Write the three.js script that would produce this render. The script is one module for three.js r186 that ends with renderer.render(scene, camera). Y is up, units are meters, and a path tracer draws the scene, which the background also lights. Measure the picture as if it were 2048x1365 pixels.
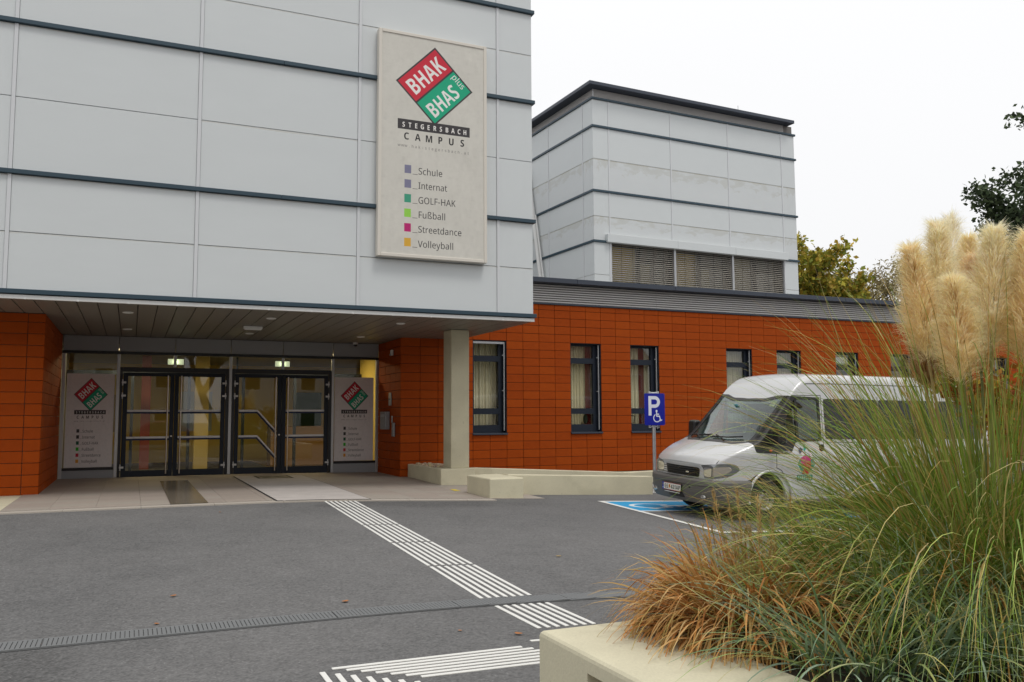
import * as THREE from 'three';
import { mergeGeometries, mergeVertices, toCreasedNormals } from 'three/addons/utils/BufferGeometryUtils.js';
import { RoundedBoxGeometry } from 'three/addons/geometries/RoundedBoxGeometry.js';
import { RectAreaLightUniformsLib } from 'three/addons/lights/RectAreaLightUniformsLib.js';
import { Brush, Evaluator, SUBTRACTION, INTERSECTION } from 'three-bvh-csg';

// ---------------------------------------------------------------- camera, sky, sun, exposure
const scene = new THREE.Scene();
const camera = new THREE.PerspectiveCamera(43.46, 1024 / 682, 0.1, 900);
camera.position.set(-5.5734, 1.2661, 14.8098);
camera.rotation.order = 'YXZ';
camera.rotation.set(0.0891, -0.4178, -0.0052);
scene.add(camera);

let seed = 1234567;
const rnd = () => { seed = (seed * 1664525 + 1013904223) >>> 0; return seed / 4294967296; };
const rr = (a, b) => a + (b - a) * rnd();
const reseed = (s) => { seed = s >>> 0; };
const clamp = (v, a = 0, b = 1) => Math.min(b, Math.max(a, v));
const smooth = (a, b, t) => { const k = clamp((t - a) / (b - a)); return k * k * (3 - 2 * k); };
const lerp = (a, b, t) => a + (b - a) * t;

// tileable value noise on a lattice
function lattice(n, s) {
  let q = s >>> 0; const a = new Float32Array(n * n);
  for (let i = 0; i < n * n; i++) { q = (q * 1664525 + 1013904223) >>> 0; a[i] = q / 4294967296; }
  return (u, v) => {
    const x = u * n, y = v * n, xi = Math.floor(x), yi = Math.floor(y), fx = x - xi, fy = y - yi;
    const sx = fx * fx * (3 - 2 * fx), sy = fy * fy * (3 - 2 * fy);
    const m = (k) => ((k % n) + n) % n, x0 = m(xi), x1 = m(xi + 1), y0 = m(yi) * n, y1 = m(yi + 1) * n;
    return lerp(lerp(a[y0 + x0], a[y0 + x1], sx), lerp(a[y1 + x0], a[y1 + x1], sx), sy);
  };
}
const fractal = (n, octaves, s) => {
  const l = []; for (let i = 0; i < octaves; i++) l.push(lattice(n << i, s + i * 977));
  return (u, v) => { let t = 0, w = 0.5, sum = 0; for (const f of l) { t += w * f(u, v); sum += w; w *= 0.55; } return t / sum; };
};

{ // one even overcast sky, a little brighter overhead
  const w = 512, h = 256, d = new Float32Array(w * h * 4), f = fractal(5, 4, 77);
  for (let j = 0; j < h; j++) for (let i = 0; i < w; i++) {
    const up = Math.max(0, Math.sin(((j + 0.5) / h - 0.5) * Math.PI)), k = (j * w + i) * 4;
    const c = (0.92 + 0.20 * up) * (1 + 0.09 * (f(i / w, j / h) - 0.5));
    d[k] = c * 0.99; d[k + 1] = c * 0.995; d[k + 2] = c * 1.008; d[k + 3] = 1;
  }
  const t = new THREE.DataTexture(d, w, h, THREE.RGBAFormat, THREE.FloatType);
  t.mapping = THREE.EquirectangularReflectionMapping; t.magFilter = t.minFilter = THREE.LinearFilter; t.wrapS = THREE.RepeatWrapping; t.needsUpdate = true;
  scene.background = t; scene.environment = t;
}
const sun = new THREE.DirectionalLight(new THREE.Color(1, 0.965, 0.91), 1.1);
sun.position.set(8, 52, 26); sun.target.position.set(0, 0, 0);
sun.castShadow = true; sun.shadow.radius = 30; sun.shadow.mapSize.set(4096, 4096);
Object.assign(sun.shadow.camera, { left: -45, right: 45, top: 45, bottom: -45, near: 1, far: 150 });
scene.add(sun, sun.target);
const EXPOSURE = 1.0;
RectAreaLightUniformsLib.init();

// ---------------------------------------------------------------- helpers
const names = new Map();
const numbered = (n) => { const k = names.get(n) ?? 0; names.set(n, k + 1); return k ? `${n}_${String(k).padStart(3, '0')}` : n; };
function tag(o, label, category, group, kind) {
  if (label) o.userData.label = label; if (category) o.userData.category = category;
  if (group) o.userData.group = group; if (kind) o.userData.kind = kind; return o;
}
function thing(name, label, category, pos = [0, 0, 0], group) {
  const o = new THREE.Group(); o.name = numbered(name); o.position.set(...pos); scene.add(o); return tag(o, label, category, group);
}
function mesh(name, geo, mat, parent = scene) {
  const m = new THREE.Mesh(geo, mat); m.name = parent === scene ? numbered(name) : name; m.castShadow = m.receiveShadow = true; parent.add(m); return m;
}
function part(name, parent) { const g = new THREE.Group(); g.name = name; parent.add(g); return g; }
const box = (x0, x1, y0, y1, z0, z1) => new THREE.BoxGeometry(x1 - x0, y1 - y0, z1 - z0).translate((x0 + x1) / 2, (y0 + y1) / 2, (z0 + z1) / 2);
const rbox = (x0, x1, y0, y1, z0, z1, r = 0.01, s = 2) => new RoundedBoxGeometry(x1 - x0, y1 - y0, z1 - z0, s, r).translate((x0 + x1) / 2, (y0 + y1) / 2, (z0 + z1) / 2);
const merge = (l) => mergeGeometries(l.map((g) => { const q = g.index ? g.toNonIndexed() : g; for (const k of Object.keys(q.attributes)) if (!['position', 'normal', 'uv'].includes(k)) q.deleteAttribute(k); return q; }));
// uv in metres, by the way each face points
function metreUV(geo, s = 1, ox = 0, oy = 0) {
  const g = geo.index ? geo.toNonIndexed() : geo, p = g.attributes.position, n = g.attributes.normal, uv = new Float32Array(p.count * 2);
  for (let i = 0; i < p.count; i++) {
    const ax = Math.abs(n.getX(i)), ay = Math.abs(n.getY(i)), az = Math.abs(n.getZ(i));
    let u, v; if (ay >= ax && ay >= az) { u = p.getX(i); v = p.getZ(i); } else if (ax >= az) { u = p.getZ(i); v = p.getY(i); } else { u = p.getX(i); v = p.getY(i); }
    uv[2 * i] = u * s + ox; uv[2 * i + 1] = v * s + oy;
  }
  g.setAttribute('uv', new THREE.BufferAttribute(uv, 2)); return g;
}
function tube(pts, r, seg = 8, n) {
  const v = pts.map((p) => (p.isVector3 ? p : new THREE.Vector3(...p)));
  const c = new THREE.CatmullRomCurve3(v, false, 'catmullrom', 0.1); return new THREE.TubeGeometry(c, n ?? Math.max(1, v.length * 4), r, seg, false);
}
function bar(a, b, r, seg = 10) {
  const A = new THREE.Vector3(...a), B = new THREE.Vector3(...b), d = B.clone().sub(A), g = new THREE.CylinderGeometry(r, r, d.length(), seg);
  g.applyQuaternion(new THREE.Quaternion().setFromUnitVectors(new THREE.Vector3(0, 1, 0), d.normalize())); return g.translate((A.x + B.x) / 2, (A.y + B.y) / 2, (A.z + B.z) / 2);
}
function extrude(pts, depth, bevel = 0) {
  const s = new THREE.Shape(pts.map(([x, y]) => new THREE.Vector2(x, y)));
  return new THREE.ExtrudeGeometry(s, { depth, bevelEnabled: bevel > 0, bevelSize: bevel, bevelThickness: bevel, bevelSegments: 2, curveSegments: 6 });
}
const lin = (r, g, b) => new THREE.Color().setRGB(r, g, b);
const mat = (c, rough = 0.6, metal = 0, extra = {}) => new THREE.MeshPhysicalMaterial({ color: Array.isArray(c) ? lin(...c) : c, roughness: rough, metalness: metal, ...extra });

// ---------------------------------------------------------------- textures
function dataTex(size, fn, srgb = false) {
  const d = new Uint8Array(size * size * 4);
  for (let j = 0; j < size; j++) for (let i = 0; i < size; i++) { const c = fn(i / size, j / size, i, j), k = (j * size + i) * 4; d[k] = c[0] * 255; d[k + 1] = c[1] * 255; d[k + 2] = c[2] * 255; d[k + 3] = 255; }
  const t = new THREE.DataTexture(d, size, size); t.magFilter = THREE.LinearFilter; t.minFilter = THREE.LinearMipmapLinearFilter; t.wrapS = t.wrapT = THREE.RepeatWrapping; t.generateMipmaps = true;
  if (srgb) t.colorSpace = THREE.SRGBColorSpace; t.needsUpdate = true; return t;
}
function canvasTex(w, h, draw) {
  const c = document.createElement('canvas'); c.width = w; c.height = h; draw(c.getContext('2d'), w, h);
  const t = new THREE.CanvasTexture(c); t.colorSpace = THREE.SRGBColorSpace; t.anisotropy = 8; return t;
}
const toS = (l) => (l <= 0.0031308 ? 12.92 * l : 1.055 * Math.pow(l, 1 / 2.4) - 0.055);
const lc = (r, g, b) => [clamp(toS(clamp(r))), clamp(toS(clamp(g))), clamp(toS(clamp(b)))];

const asphaltTex = (() => {
  const a = fractal(6, 5, 11), b = fractal(40, 3, 23), c = lattice(512, 31), e = lattice(1024, 47), w = fractal(3, 4, 5);
  const n = 2048, S = new Float32Array(n * n);
  const col = dataTex(n, (u, v, i, j) => {
    const patch = a(u, v), mid = b(u, v), g1 = c(u, v), g2 = e(u, v), wet = smooth(0.53, 0.64, w(u, v));
    let l = 0.130 + 0.050 * (patch - 0.5) + 0.025 * (mid - 0.5) + 0.05 * (g1 - 0.5) + 0.065 * (g2 - 0.5);
    if (g2 > 0.965) l += 0.13 * (g2 - 0.965) / 0.035; if (g1 > 0.985) l += 0.08;
    l -= 0.036 * wet * (0.5 + mid); S[j * n + i] = 0.5 * g1 + 0.5 * g2;
    const t = 0.02 * (patch - 0.5); return lc(l * (1.01 + t), l * 0.99, l * (0.975 - t));
  }, true);
  const h = dataTex(1024, (u, v, i, j) => { const s = S[(j * 2) * n + i * 2]; return [s, s, s]; });
  return { col, h };
})();
const concreteTex = (() => {
  const a = fractal(5, 5, 101), b = lattice(300, 7), c = lattice(60, 9);
  const col = dataTex(1024, (u, v) => {
    let l = 1 + 0.22 * (a(u, v) - 0.5) + 0.10 * (b(u, v) - 0.5); const p = c(u, v); if (p > 0.955) l -= 0.38 * (p - 0.955) / 0.045;
    const st = smooth(0.62, 0.74, a(v + 0.3, u)) * 0.035; return lc(0.60 * l - st, 0.555 * l - st * 0.95, 0.40 * l - st * 0.8);
  }, true);
  const h = dataTex(512, (u, v) => { const k = 0.5 + 0.35 * (b(u, v) - 0.5) - (c(u, v) > 0.965 ? 0.4 : 0); return [k, k, k]; });
  return { col, h };
})();
const clayTex = (() => { // fired clay: fine horizontal drag marks and soft mottling
  const a = fractal(7, 4, 301), b = lattice(200, 17);
  return dataTex(512, (u, v) => { const l = 1 + 0.22 * (a(u, v) - 0.5) + 0.10 * (b(u * 0.25, v) - 0.5); return lc(0.355 * l, 0.058 * l, 0.004 * l); }, true);
})();
const panelTex = (() => { // dusty coated sheet
  const a = fractal(4, 5, 401), b = lattice(256, 3);
  return dataTex(1024, (u, v) => { const l = 1 + 0.035 * (a(u, v) - 0.5) + 0.025 * (b(u, v) - 0.5); return lc(0.61 * l, 0.64 * l, 0.645 * l); }, true);
})();
const stainTex = (s) => { // weathered sheet: brown dirt run down from the joint, with a ragged lower outline, and a dirty lip along the top edge
  const e = fractal(6, 5, s), a = fractal(4, 4, s + 5), b = lattice(256, s + 9);
  return dataTex(512, (u, v) => {
    const d = 1 - v, edge = 0.10 + 0.62 * Math.pow(e(u, 0.37), 1.6);
    const dirt = (d < edge ? 0.5 + 0.5 * b(u, v) : 0) * smooth(0.40, 0.6, e(u * 1.0, v)) * 0.10 + (d < 0.02 + 0.02 * a(u, 0.1) ? 0.16 * b(u, v) + 0.06 : 0);
    const l = 1 + 0.06 * (a(u, v) - 0.5); return lc(0.60 * l - dirt * 0.75, 0.625 * l - dirt * 0.9, 0.63 * l - dirt * 1.2);
  }, true);
};
const lipTex = (s) => { // cleaner sheet: only a dirty rusty lip along the upper joint
  const a = fractal(9, 4, s), b = lattice(256, s + 3), f = fractal(4, 4, s + 8);
  return dataTex(512, (u, v) => {
    const d = 1 - v, lip = d < 0.012 + 0.035 * a(u, 0.2) * a(u, 0.2) ? (0.05 + 0.13 * a(u, 0.6) * b(u, v)) : 0, l = 1 + 0.04 * (f(u, v) - 0.5) + 0.02 * (b(u, v) - 0.5);
    return lc(0.61 * l - lip * 0.6, 0.64 * l - lip * 0.85, 0.645 * l - lip * 1.2);
  }, true);
};

// ---------------------------------------------------------------- materials
const M = {};
M.asphalt = mat(0xffffff, 0.92, 0, { map: asphaltTex.col, bumpMap: asphaltTex.h, bumpScale: 0.006 });
M.concrete = mat(0xffffff, 0.88, 0, { map: concreteTex.col, bumpMap: concreteTex.h, bumpScale: 0.002 });
M.clay = [0, 1, 2, 3].map((i) => { const t = clayTex.clone(); t.offset.set(i * 0.27, i * 0.41); t.needsUpdate = true; const k = [1, 0.93, 1.06, 0.98][i]; return mat([Math.min(1, k * 0.98), k * 0.98 - 0.02 * (i === 1), k * 0.96], 0.66, 0, { map: t, specularIntensity: 0.22 }); });
M.panel = mat(0xffffff, 0.5, 0, { map: panelTex });
M.panelLip = [1, 2, 3].map((i) => mat(0xffffff, 0.5, 0, { map: lipTex(600 + i * 31) }));
M.panelStain = [1, 2, 3, 4].map((i) => mat(0xffffff, 0.55, 0, { map: stainTex(900 + i * 53) }));
M.mullion = mat([0.62, 0.635, 0.65], 0.5);
M.joint = mat([0.16, 0.15, 0.14], 0.8);
M.teal = mat([0.022, 0.052, 0.075], 0.42);
M.slate = mat([0.035, 0.045, 0.066], 0.45);
M.frame = mat([0.016, 0.022, 0.034], 0.45, 0, { specularIntensity: 0.5 });
M.blackFrame = mat([0.008, 0.009, 0.012], 0.35);
M.whiteMetal = mat([0.72, 0.72, 0.7], 0.45);
M.alu = mat([0.5, 0.51, 0.52], 0.4, 0.6);
M.steel = mat([0.62, 0.58, 0.52], 0.28, 1);
M.soffit = mat([0.22, 0.205, 0.18], 0.45, 0.15);
M.header = mat([0.30, 0.31, 0.32], 0.5);
M.dark = mat([0.02, 0.02, 0.02], 0.85);
M.substructure = mat([0.10, 0.098, 0.095], 0.85);
M.louver = mat([0.50, 0.485, 0.47], 0.5, 0.1);
M.blind = mat([0.40, 0.37, 0.32], 0.55);
M.glass = new THREE.MeshPhysicalMaterial({ color: lin(0.97, 0.99, 0.98), roughness: 0.015, transmission: 1, thickness: 0, ior: 1.52 });
M.whitePaint = mat([0.74, 0.73, 0.69], 0.75);
M.bluePaint = mat([0.02, 0.30, 0.60], 0.7);
M.rubber = mat([0.018, 0.018, 0.019], 0.85);
M.plaster = mat([0.72, 0.53, 0.13], 0.8);
M.room = mat([0.55, 0.52, 0.45], 0.85);

// ---------------------------------------------------------------- ground
const GX = (x) => 0.5 * (x + 3 + Math.sqrt((x + 3) * (x + 3) + 0.5));
const G = (x, z) => { const q = 0.5 * (x + 4.5 - Math.sqrt((x - 4.5) ** 2 + 0.5)); return -0.04 * Math.max(0, Math.min(z, 7.9) - 1.3) - (0.02 + 0.023 * smooth(-4, 1.5, z)) * GX(q); };
const slopeX = (x, z) => Math.atan((G(x + 0.1, z) - G(x - 0.1, z)) / 0.2), slopeZ = (x, z) => Math.atan((G(x, z + 0.1) - G(x, z - 0.1)) / 0.2);
// a sheet that follows the ground: corners given as a polygon strip grid
function drape(x0, x1, z0, z1, lift, nx = 8, nz = 8, uvs = 1) {
  const p = [], uv = [], idx = [];
  for (let j = 0; j <= nz; j++) for (let i = 0; i <= nx; i++) { const x = lerp(x0, x1, i / nx), z = lerp(z0, z1, j / nz); p.push(x, G(x, z) + lift, z); uv.push(uvs ? x * uvs : i / nx, uvs ? z * uvs : 1 - j / nz); }
  for (let j = 0; j < nz; j++) for (let i = 0; i < nx; i++) { const a = j * (nx + 1) + i, b = a + 1, c = a + nx + 1, d = c + 1; idx.push(a, c, b, b, c, d); }
  const g = new THREE.BufferGeometry(); g.setAttribute('position', new THREE.Float32BufferAttribute(p, 3)); g.setAttribute('uv', new THREE.Float32BufferAttribute(uv, 2)); g.setIndex(idx); g.computeVertexNormals(); return g;
}
{ // asphalt yard: one sheet out to the horizon, finely divided where it slopes
  const ax = [-400, -150, -60, -30, -20], az = [-400, -150, -60, -30, -20, -12];
  for (let x = -14; x <= 20; x += 0.5) ax.push(x); ax.push(28, 40, 70, 150, 400);
  for (let z = -8; z <= 12; z += 0.5) az.push(z); az.push(16, 22, 30, 45, 80, 150, 400);
  const p = [], uv = [], idx = [], nx = ax.length, nz = az.length;
  for (const z of az) for (const x of ax) { const inside = x > -14 && x < 0.1 && z < 1.1; p.push(x, G(x, z) - (z < 0.9 && x < 0.9 ? 0.03 : 0), z); uv.push(x / 9.7 + 0.13, z / 9.7 + 0.31); }
  for (let j = 0; j < nz - 1; j++) for (let i = 0; i < nx - 1; i++) { const a = j * nx + i, b = a + 1, c = a + nx, d = c + 1; idx.push(a, c, b, b, c, d); }
  const g = new THREE.BufferGeometry(); g.setAttribute('position', new THREE.Float32BufferAttribute(p, 3)); g.setAttribute('uv', new THREE.Float32BufferAttribute(uv, 2)); g.setIndex(idx); g.computeVertexNormals();
  tag(mesh('asphalt_yard', g, M.asphalt), 'grey asphalt forecourt sloping down to the drain', null, null, 'structure');
}
{ // entrance paving: slabs with open joints, a concrete edging towards the asphalt
  const base = part('x', scene); base.name = numbered('entrance_paving'); tag(base, 'pinkish grey paving slabs in front of the entrance doors', null, null, 'structure');
  const bedM = mat([0.10, 0.085, 0.075], 0.9);
  mesh('paving_bed', drape(-7.4, 0.75, -5.95, 1.06, -0.006, 24, 24), bedM, base);
  const slabT = dataTex(256, (() => { const f = fractal(6, 4, 71), l = lattice(128, 8); return (u, v) => { const k = 1 + 0.14 * (f(u, v) - 0.5) + 0.10 * (l(u, v) - 0.5); return lc(0.36 * k, 0.31 * k, 0.27 * k); }; })(), true);
  const slabs = [0, 1, 2].map((i) => { const t = slabT.clone(); t.offset.set(i * 0.31, i * 0.57); t.needsUpdate = true; const k = [1, 0.95, 1.04][i]; return mat([Math.min(1, k), k * 0.985, k * 0.97], 0.7, 0, { map: t }); });
  const w = 0.6, d = 0.3 * 1.2, gap = 0.0035, g = new THREE.BoxGeometry(w - gap, 0.02, d - gap);
  let n = 0; reseed(5);
  for (let x = -7.2; x < 0.6; x += w) for (let z = -5.88; z + d < 1.1; z += d) {
    const cx = x + w / 2, cz = z + d / 2; if (cx < -6.98 && cz < -1.9) continue; if (cx < -7.2) continue;
    if (n >= 298) break; n++;
    const m = mesh('paving_slab', g, slabs[Math.floor(rnd() * 3)], base); m.position.set(cx, G(cx, cz) + 0.0, cz); m.rotation.set(-slopeZ(cx, cz), 0, slopeX(cx, cz), 'XYZ');
  }
  const edgeM = mat([0.43, 0.385, 0.33], 0.85, 0, { bumpMap: concreteTex.h, bumpScale: 0.002 });
  for (let x = -9.4; x < 0.1; x += 1.0) { // edging stones
    const x1 = Math.min(x + 0.994, 0.12), cx = (x + x1) / 2, m = mesh('edging_stone', new THREE.BoxGeometry(x1 - x, 0.05, 0.225), edgeM, base); m.position.set(cx, G(cx, 1.19) - 0.012, 1.19); m.rotation.z = slopeX(cx, 1.19);
  }
}
{ // plain concrete pad beside the left wall
  const g = metreUV(box(-14, -7.21, -0.06, 0.002, -2.2, 1.07), 0.4); const m = mesh('concrete_pad', g, M.concrete); tag(m, 'plain beige concrete strip at the foot of the orange side wall', null, null, 'structure');
}
{ // big grey doormat and the metal trench cover
  const t = dataTex(512, (() => { const f = fractal(6, 5, 171), l = lattice(256, 8); return (u, v) => { const k = 1 + 0.25 * (f(u, v) - 0.5) + 0.22 * (l(u, v) - 0.5); return lc(0.47 * k, 0.43 * k, 0.40 * k); }; })(), true);
  const mt = thing('doormat', 'large light grey doormat with dark rim in front of the right-hand double door', 'doormat');
  mesh('rim', drape(-3.5, -2.0, -4.95, 1.2, 0.016, 8, 24), M.dark, mt);
  mesh('carpet', drape(-3.475, -2.025, -4.93, 1.175, 0.021, 8, 24, 0.7), mat(0xffffff, 0.95, 0, { map: t }), mt);
  const sym = canvasTex(256, 256, (c) => { c.fillStyle = '#8f8676'; c.fillRect(0, 0, 256, 256); c.strokeStyle = '#3b3a2c'; c.lineWidth = 16; c.strokeRect(12, 12, 232, 232); c.lineWidth = 30; c.beginPath(); c.moveTo(40, 60); c.lineTo(216, 196); c.moveTo(216, 60); c.lineTo(40, 196); c.stroke(); });
  mesh('printed_mark', drape(-3.1, -2.35, -4.8, -3.9, 0.026, 3, 3, 0), mat(0xffffff, 0.95, 0, { map: sym }), mt);
  const pl = thing('trench_cover', 'long dark shiny metal cover plate sunk in the entrance paving', 'cover plate');
  mesh('plate', drape(-5.0, -4.47, -4.2, 1.05, 0.017, 3, 20), mat([0.21, 0.175, 0.135], 0.22, 0.15), pl);
}
{ // linear drain across the yard
  const dr = thing('drain_channel', 'long narrow slotted drain grating running across the asphalt', 'drain', [0, 0, 0]);
  mesh('channel_bed', drape(-13.2, 6, 7.87, 8.13, 0.003, 60, 2), mat([0.13, 0.13, 0.13], 0.9), dr);
  const gm = mat([0.165, 0.17, 0.172], 0.7, 0.05);
  for (let k = 0; k < 19; k++) {
    const x0 = -13.1 + k * 1.003, geos = [], L = 0.995;
    const put = (x, xw, z, zw) => { const b = new THREE.BoxGeometry(xw, 0.012, zw); b.translate(x, G(x, 8) + 0.008, z); geos.push(b); };
    for (let i = 0; i < 33; i++) put(x0 + 0.015 + i * 0.0302, 0.0245, 8.0, 0.215);
    for (let s = 0; s < 4; s++) { put(x0 + L * (s + 0.5) / 4, L / 4, 7.885, 0.022); put(x0 + L * (s + 0.5) / 4, L / 4, 8.115, 0.022); }
    mesh('grating', merge(geos), gm, dr);
  }
}
{ // tactile guide strips: raised white bars
  const bars = (o, list) => { for (const [x0, z0, x1, z1] of list) { // a bar from a to b, 32 mm wide
    const dx = x1 - x0, dz = z1 - z0, L = Math.hypot(dx, dz), g = new RoundedBoxGeometry(L, 0.008, 0.034, 1, 0.003), m = mesh('guide_bar', g, M.whitePaint, o), cx = (x0 + x1) / 2, cz = (z0 + z1) / 2;
    m.position.set(cx, (G(x0, z0) + G(x1, z1)) / 2 + 0.004, cz); m.rotation.order = 'YXZ'; m.rotation.y = -Math.atan2(dz, dx); m.rotation.z = Math.atan2(G(x1, z1) - G(x0, z0), L); } };
  const X = [...Array(7)].map((_, i) => -2.775 + i * 0.0765);
  const a = thing('tactile_strip', 'tactile guide strip of seven white bars leading from drain to doormat', 'guide strip', [0, 0, 0], null);
  for (const [z0, z1] of [[1.32, 2.03], [2.08, 3.70], [3.76, 5.04], [5.10, 6.41], [6.47, 7.84]]) bars(a, X.map((x) => [x, z0, x, z1]));
  const b = thing('tactile_strip', 'short tactile guide strip between the drain and the crossing bars', 'guide strip');
  bars(b, X.map((x, i) => [x, 8.16, x, 8.98 + (i > 4 ? 0 : 0)]));
  const c = thing('tactile_strip', 'tactile guide bars running along the drain towards the concrete planter', 'guide strip');
  bars(c, [...Array(7)].map((_, i) => [-4.40 + i * 0.075, 9.42 + i * 0.063, -3.12 + i * 0.055 - (i > 3 ? 0 : 0), 9.42 + i * 0.063]));
  const c2 = thing('tactile_strip', 'tactile guide bars half hidden by the corner of the concrete planter', 'guide strip');
  bars(c2, [...Array(5)].map((_, i) => [-3.0 + i * 0.05, 9.30 + i * 0.063, -1.9, 9.30 + i * 0.063]));
  const d = thing('tactile_strip', 'tactile guide bars pointing across the forecourt away from the entrance', 'guide strip');
  bars(d, [...Array(7)].map((_, i) => [-4.47 + i * 0.078, 9.47 + i * 0.068, -4.47 + i * 0.078, 10.9]));
}

// ---------------------------------------------------------------- tiled orange cladding
const TW = 0.4332, TH = 0.2, CLAYGAP = 0.009;
const tileGeos = new Map();
function clayTile(w, h) { const k = w.toFixed(3) + '_' + h.toFixed(3); if (!tileGeos.has(k)) tileGeos.set(k, metreUV(rbox(-w / 2, w / 2, -h / 2, h / 2, -0.014, 0.014, 0.004, 1), 1.1)); return tileGeos.get(k); }
// cells: {x0,x1,y0,y1} in the wall's own plane; at() gives position, turn about y
function tileWall(parent, cells, place, turn, most) {
  cells.sort((a, b) => b.rank - a.rank); const rest = [];
  cells.forEach((c, i) => {
    const w = c.x1 - c.x0 - CLAYGAP, h = c.y1 - c.y0 - CLAYGAP; if (w < 0.02 || h < 0.02) return;
    const P = place((c.x0 + c.x1) / 2, (c.y0 + c.y1) / 2), g = clayTile(w, h), jit = (rnd() - 0.5) * 0.003;
    if (i < most) { const m = mesh('clay_tile', g, M.clay[Math.floor(rnd() * 4)], parent); m.position.copy(P); m.rotation.y = turn; m.rotation.x = (rnd() - 0.5) * 0.006; m.translateZ(jit); }
    else { const q = g.clone(); q.rotateY(turn); q.translate(P.x, P.y, P.z); rest.push(q); }
  });
  if (rest.length) { const m = mesh('distant_clay_tiles', mergeGeometries(rest), M.clay[0], parent); m.userData.kind = 'stuff'; }
}

// ---------------------------------------------------------------- main building
const XE = 1.456, P0 = -7.387, PP = 2.7035, ZD = -5.903, SOF = 3.096, ZW = -3.977;
const main = thing('school_building', 'grey panelled school building raised over a recessed glass entrance', 'building');
{
  const core = part('structural_core', main);
  mesh('upper_core', box(-14, XE - 0.055, SOF + 0.045, 10.7, -9, -0.045), M.joint, core);
  mesh('left_core', box(-14, -7.02, -0.3, SOF + 0.02, -9, -1.905), M.joint, core);
  // panels with shadow gaps
  const fac = part('panel_facade', main);
  const rows = [[3.25, 4.125], [4.135, 5.018], [5.096, 6.24], [6.25, 7.402], [7.480, 8.395], [8.405, 9.24], [9.32, 10.7]];
  const bands = [[3.174, 3.246], [5.022, 5.092], [7.406, 7.476], [9.244, 9.316]];
  const mx = []; for (let n = -2; n <= 3; n++) mx.push(P0 + PP * n);
  const cols = [[-14, mx[0]], ...mx.slice(0, -1).map((x, i) => [x, mx[i + 1]]), [mx[5], XE]];
  const uvPanel = (g) => g; reseed(40);
  rows.forEach(([y0, y1], r) => cols.forEach(([x0, x1], c) => {
    const g = rbox(x0 + 0.031, x1 === XE ? XE - 0.004 : x1 - 0.031, y0, y1, -0.044, 0, 0.004, 1);
    mesh('panel', uvPanel(g), r % 2 ? M.panelLip[(r + c) % 3] : (r === 0 || r === 2 || r === 4) && rnd() < 0.6 ? M.panelLip[(r * 2 + c) % 3] : M.panel, fac);
  }));
  for (const x of mx) for (let k = 0; k < 4; k++) { const y0 = bands[k][1] + 0.002, y1 = k < 3 ? bands[k + 1][0] - 0.002 : 10.7; mesh('mullion', rbox(x - 0.028, x + 0.028, y0, y1, -0.04, 0.018, 0.004, 1), M.mullion, fac); }
  const bandG = part('facade_bands', main);
  bands.forEach(([y0, y1]) => { for (const [x0, x1] of [[-14, P0 + PP * 1.5], [P0 + PP * 1.5 + 0.003, XE + 0.045]]) mesh('band', rbox(x0, x1, y0, y1, -0.03, 0.06, 0.006, 1), M.teal, bandG); mesh('side_band', rbox(XE - 0.02, XE + 0.045, y0, y1, -8, -0.032, 0.006, 1), M.teal, bandG); });
  mesh('drip_flashing', box(-14, XE + 0.012, SOF + 0.004, 3.160, -0.04, 0.024), M.whiteMetal, bandG);
  for (let x = -13.6; x < XE; x += 0.72) mesh('clip', rbox(x, x + 0.03, SOF - 0.004, SOF + 0.02, 0.018, 0.036, 0.004, 1), M.whiteMetal, bandG);
  // right-hand end of the raised block
  const side = part('side_panels', main);
  rows.forEach(([y0, y1]) => { for (let i = 0; i < 3; i++) mesh('panel', rbox(XE - 0.05, XE, y0, y1, -0.02 - PP * (i + 1) + 0.03, -0.046 - PP * i + (i ? -0.03 + 0.046 : 0), 0.004, 1), M.panel, side); });
  // soffit boards
  const sof = part('soffit', main); let k = 0;
  for (let x = -12.0; x < XE - 0.05; x += 0.2945) { const x1 = Math.min(x + 0.2795, XE - 0.02); mesh('soffit_board', rbox(x, x1, SOF, SOF + 0.03, ZD + 0.02, -0.05, 0.004, 1), M.soffit, sof); }
  mesh('soffit_void', box(-12.2, XE - 0.02, SOF + 0.031, SOF + 0.044, ZD, -0.05), M.substructure, sof);
  // recessed downlights, switched off, with bright trims
  for (const [x, z] of [[-5.68, -1.17], [-5.7, -4.15], [-3.29, -1.18], [-3.31, -4.2], [-0.85, -1.15], [-0.9, -4.12], [-8.1, -1.17]]) {
    const d = part('downlight', main); d.position.set(x, SOF - 0.002, z);
    mesh('trim', new THREE.TorusGeometry(0.078, 0.013, 8, 28).rotateX(Math.PI / 2), M.whiteMetal, d); mesh('reflector', new THREE.CylinderGeometry(0.068, 0.068, 0.006, 24), mat([0.6, 0.6, 0.6], 0.2, 0.9), d);
  }
  const em = part('emergency_light', main); mesh('housing', rbox(-3.6, -3.24, SOF - 0.06, SOF - 0.002, -2.76, -2.66, 0.012), M.whiteMetal, em); mesh('lens', rbox(-3.58, -3.26, SOF - 0.075, SOF - 0.06, -2.75, -2.67, 0.006), mat([0.8, 0.8, 0.78], 0.3), em);
  const cam = part('dome_camera', main); mesh('camera_base', new THREE.CylinderGeometry(0.06, 0.06, 0.05, 20).translate(-0.66, SOF - 0.027, -5.6), M.whiteMetal, cam); mesh('camera_dome', new THREE.SphereGeometry(0.05, 20, 12, 0, 7, Math.PI / 2, Math.PI / 2).translate(-0.66, SOF - 0.05, -5.6), M.frame, cam);
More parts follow.
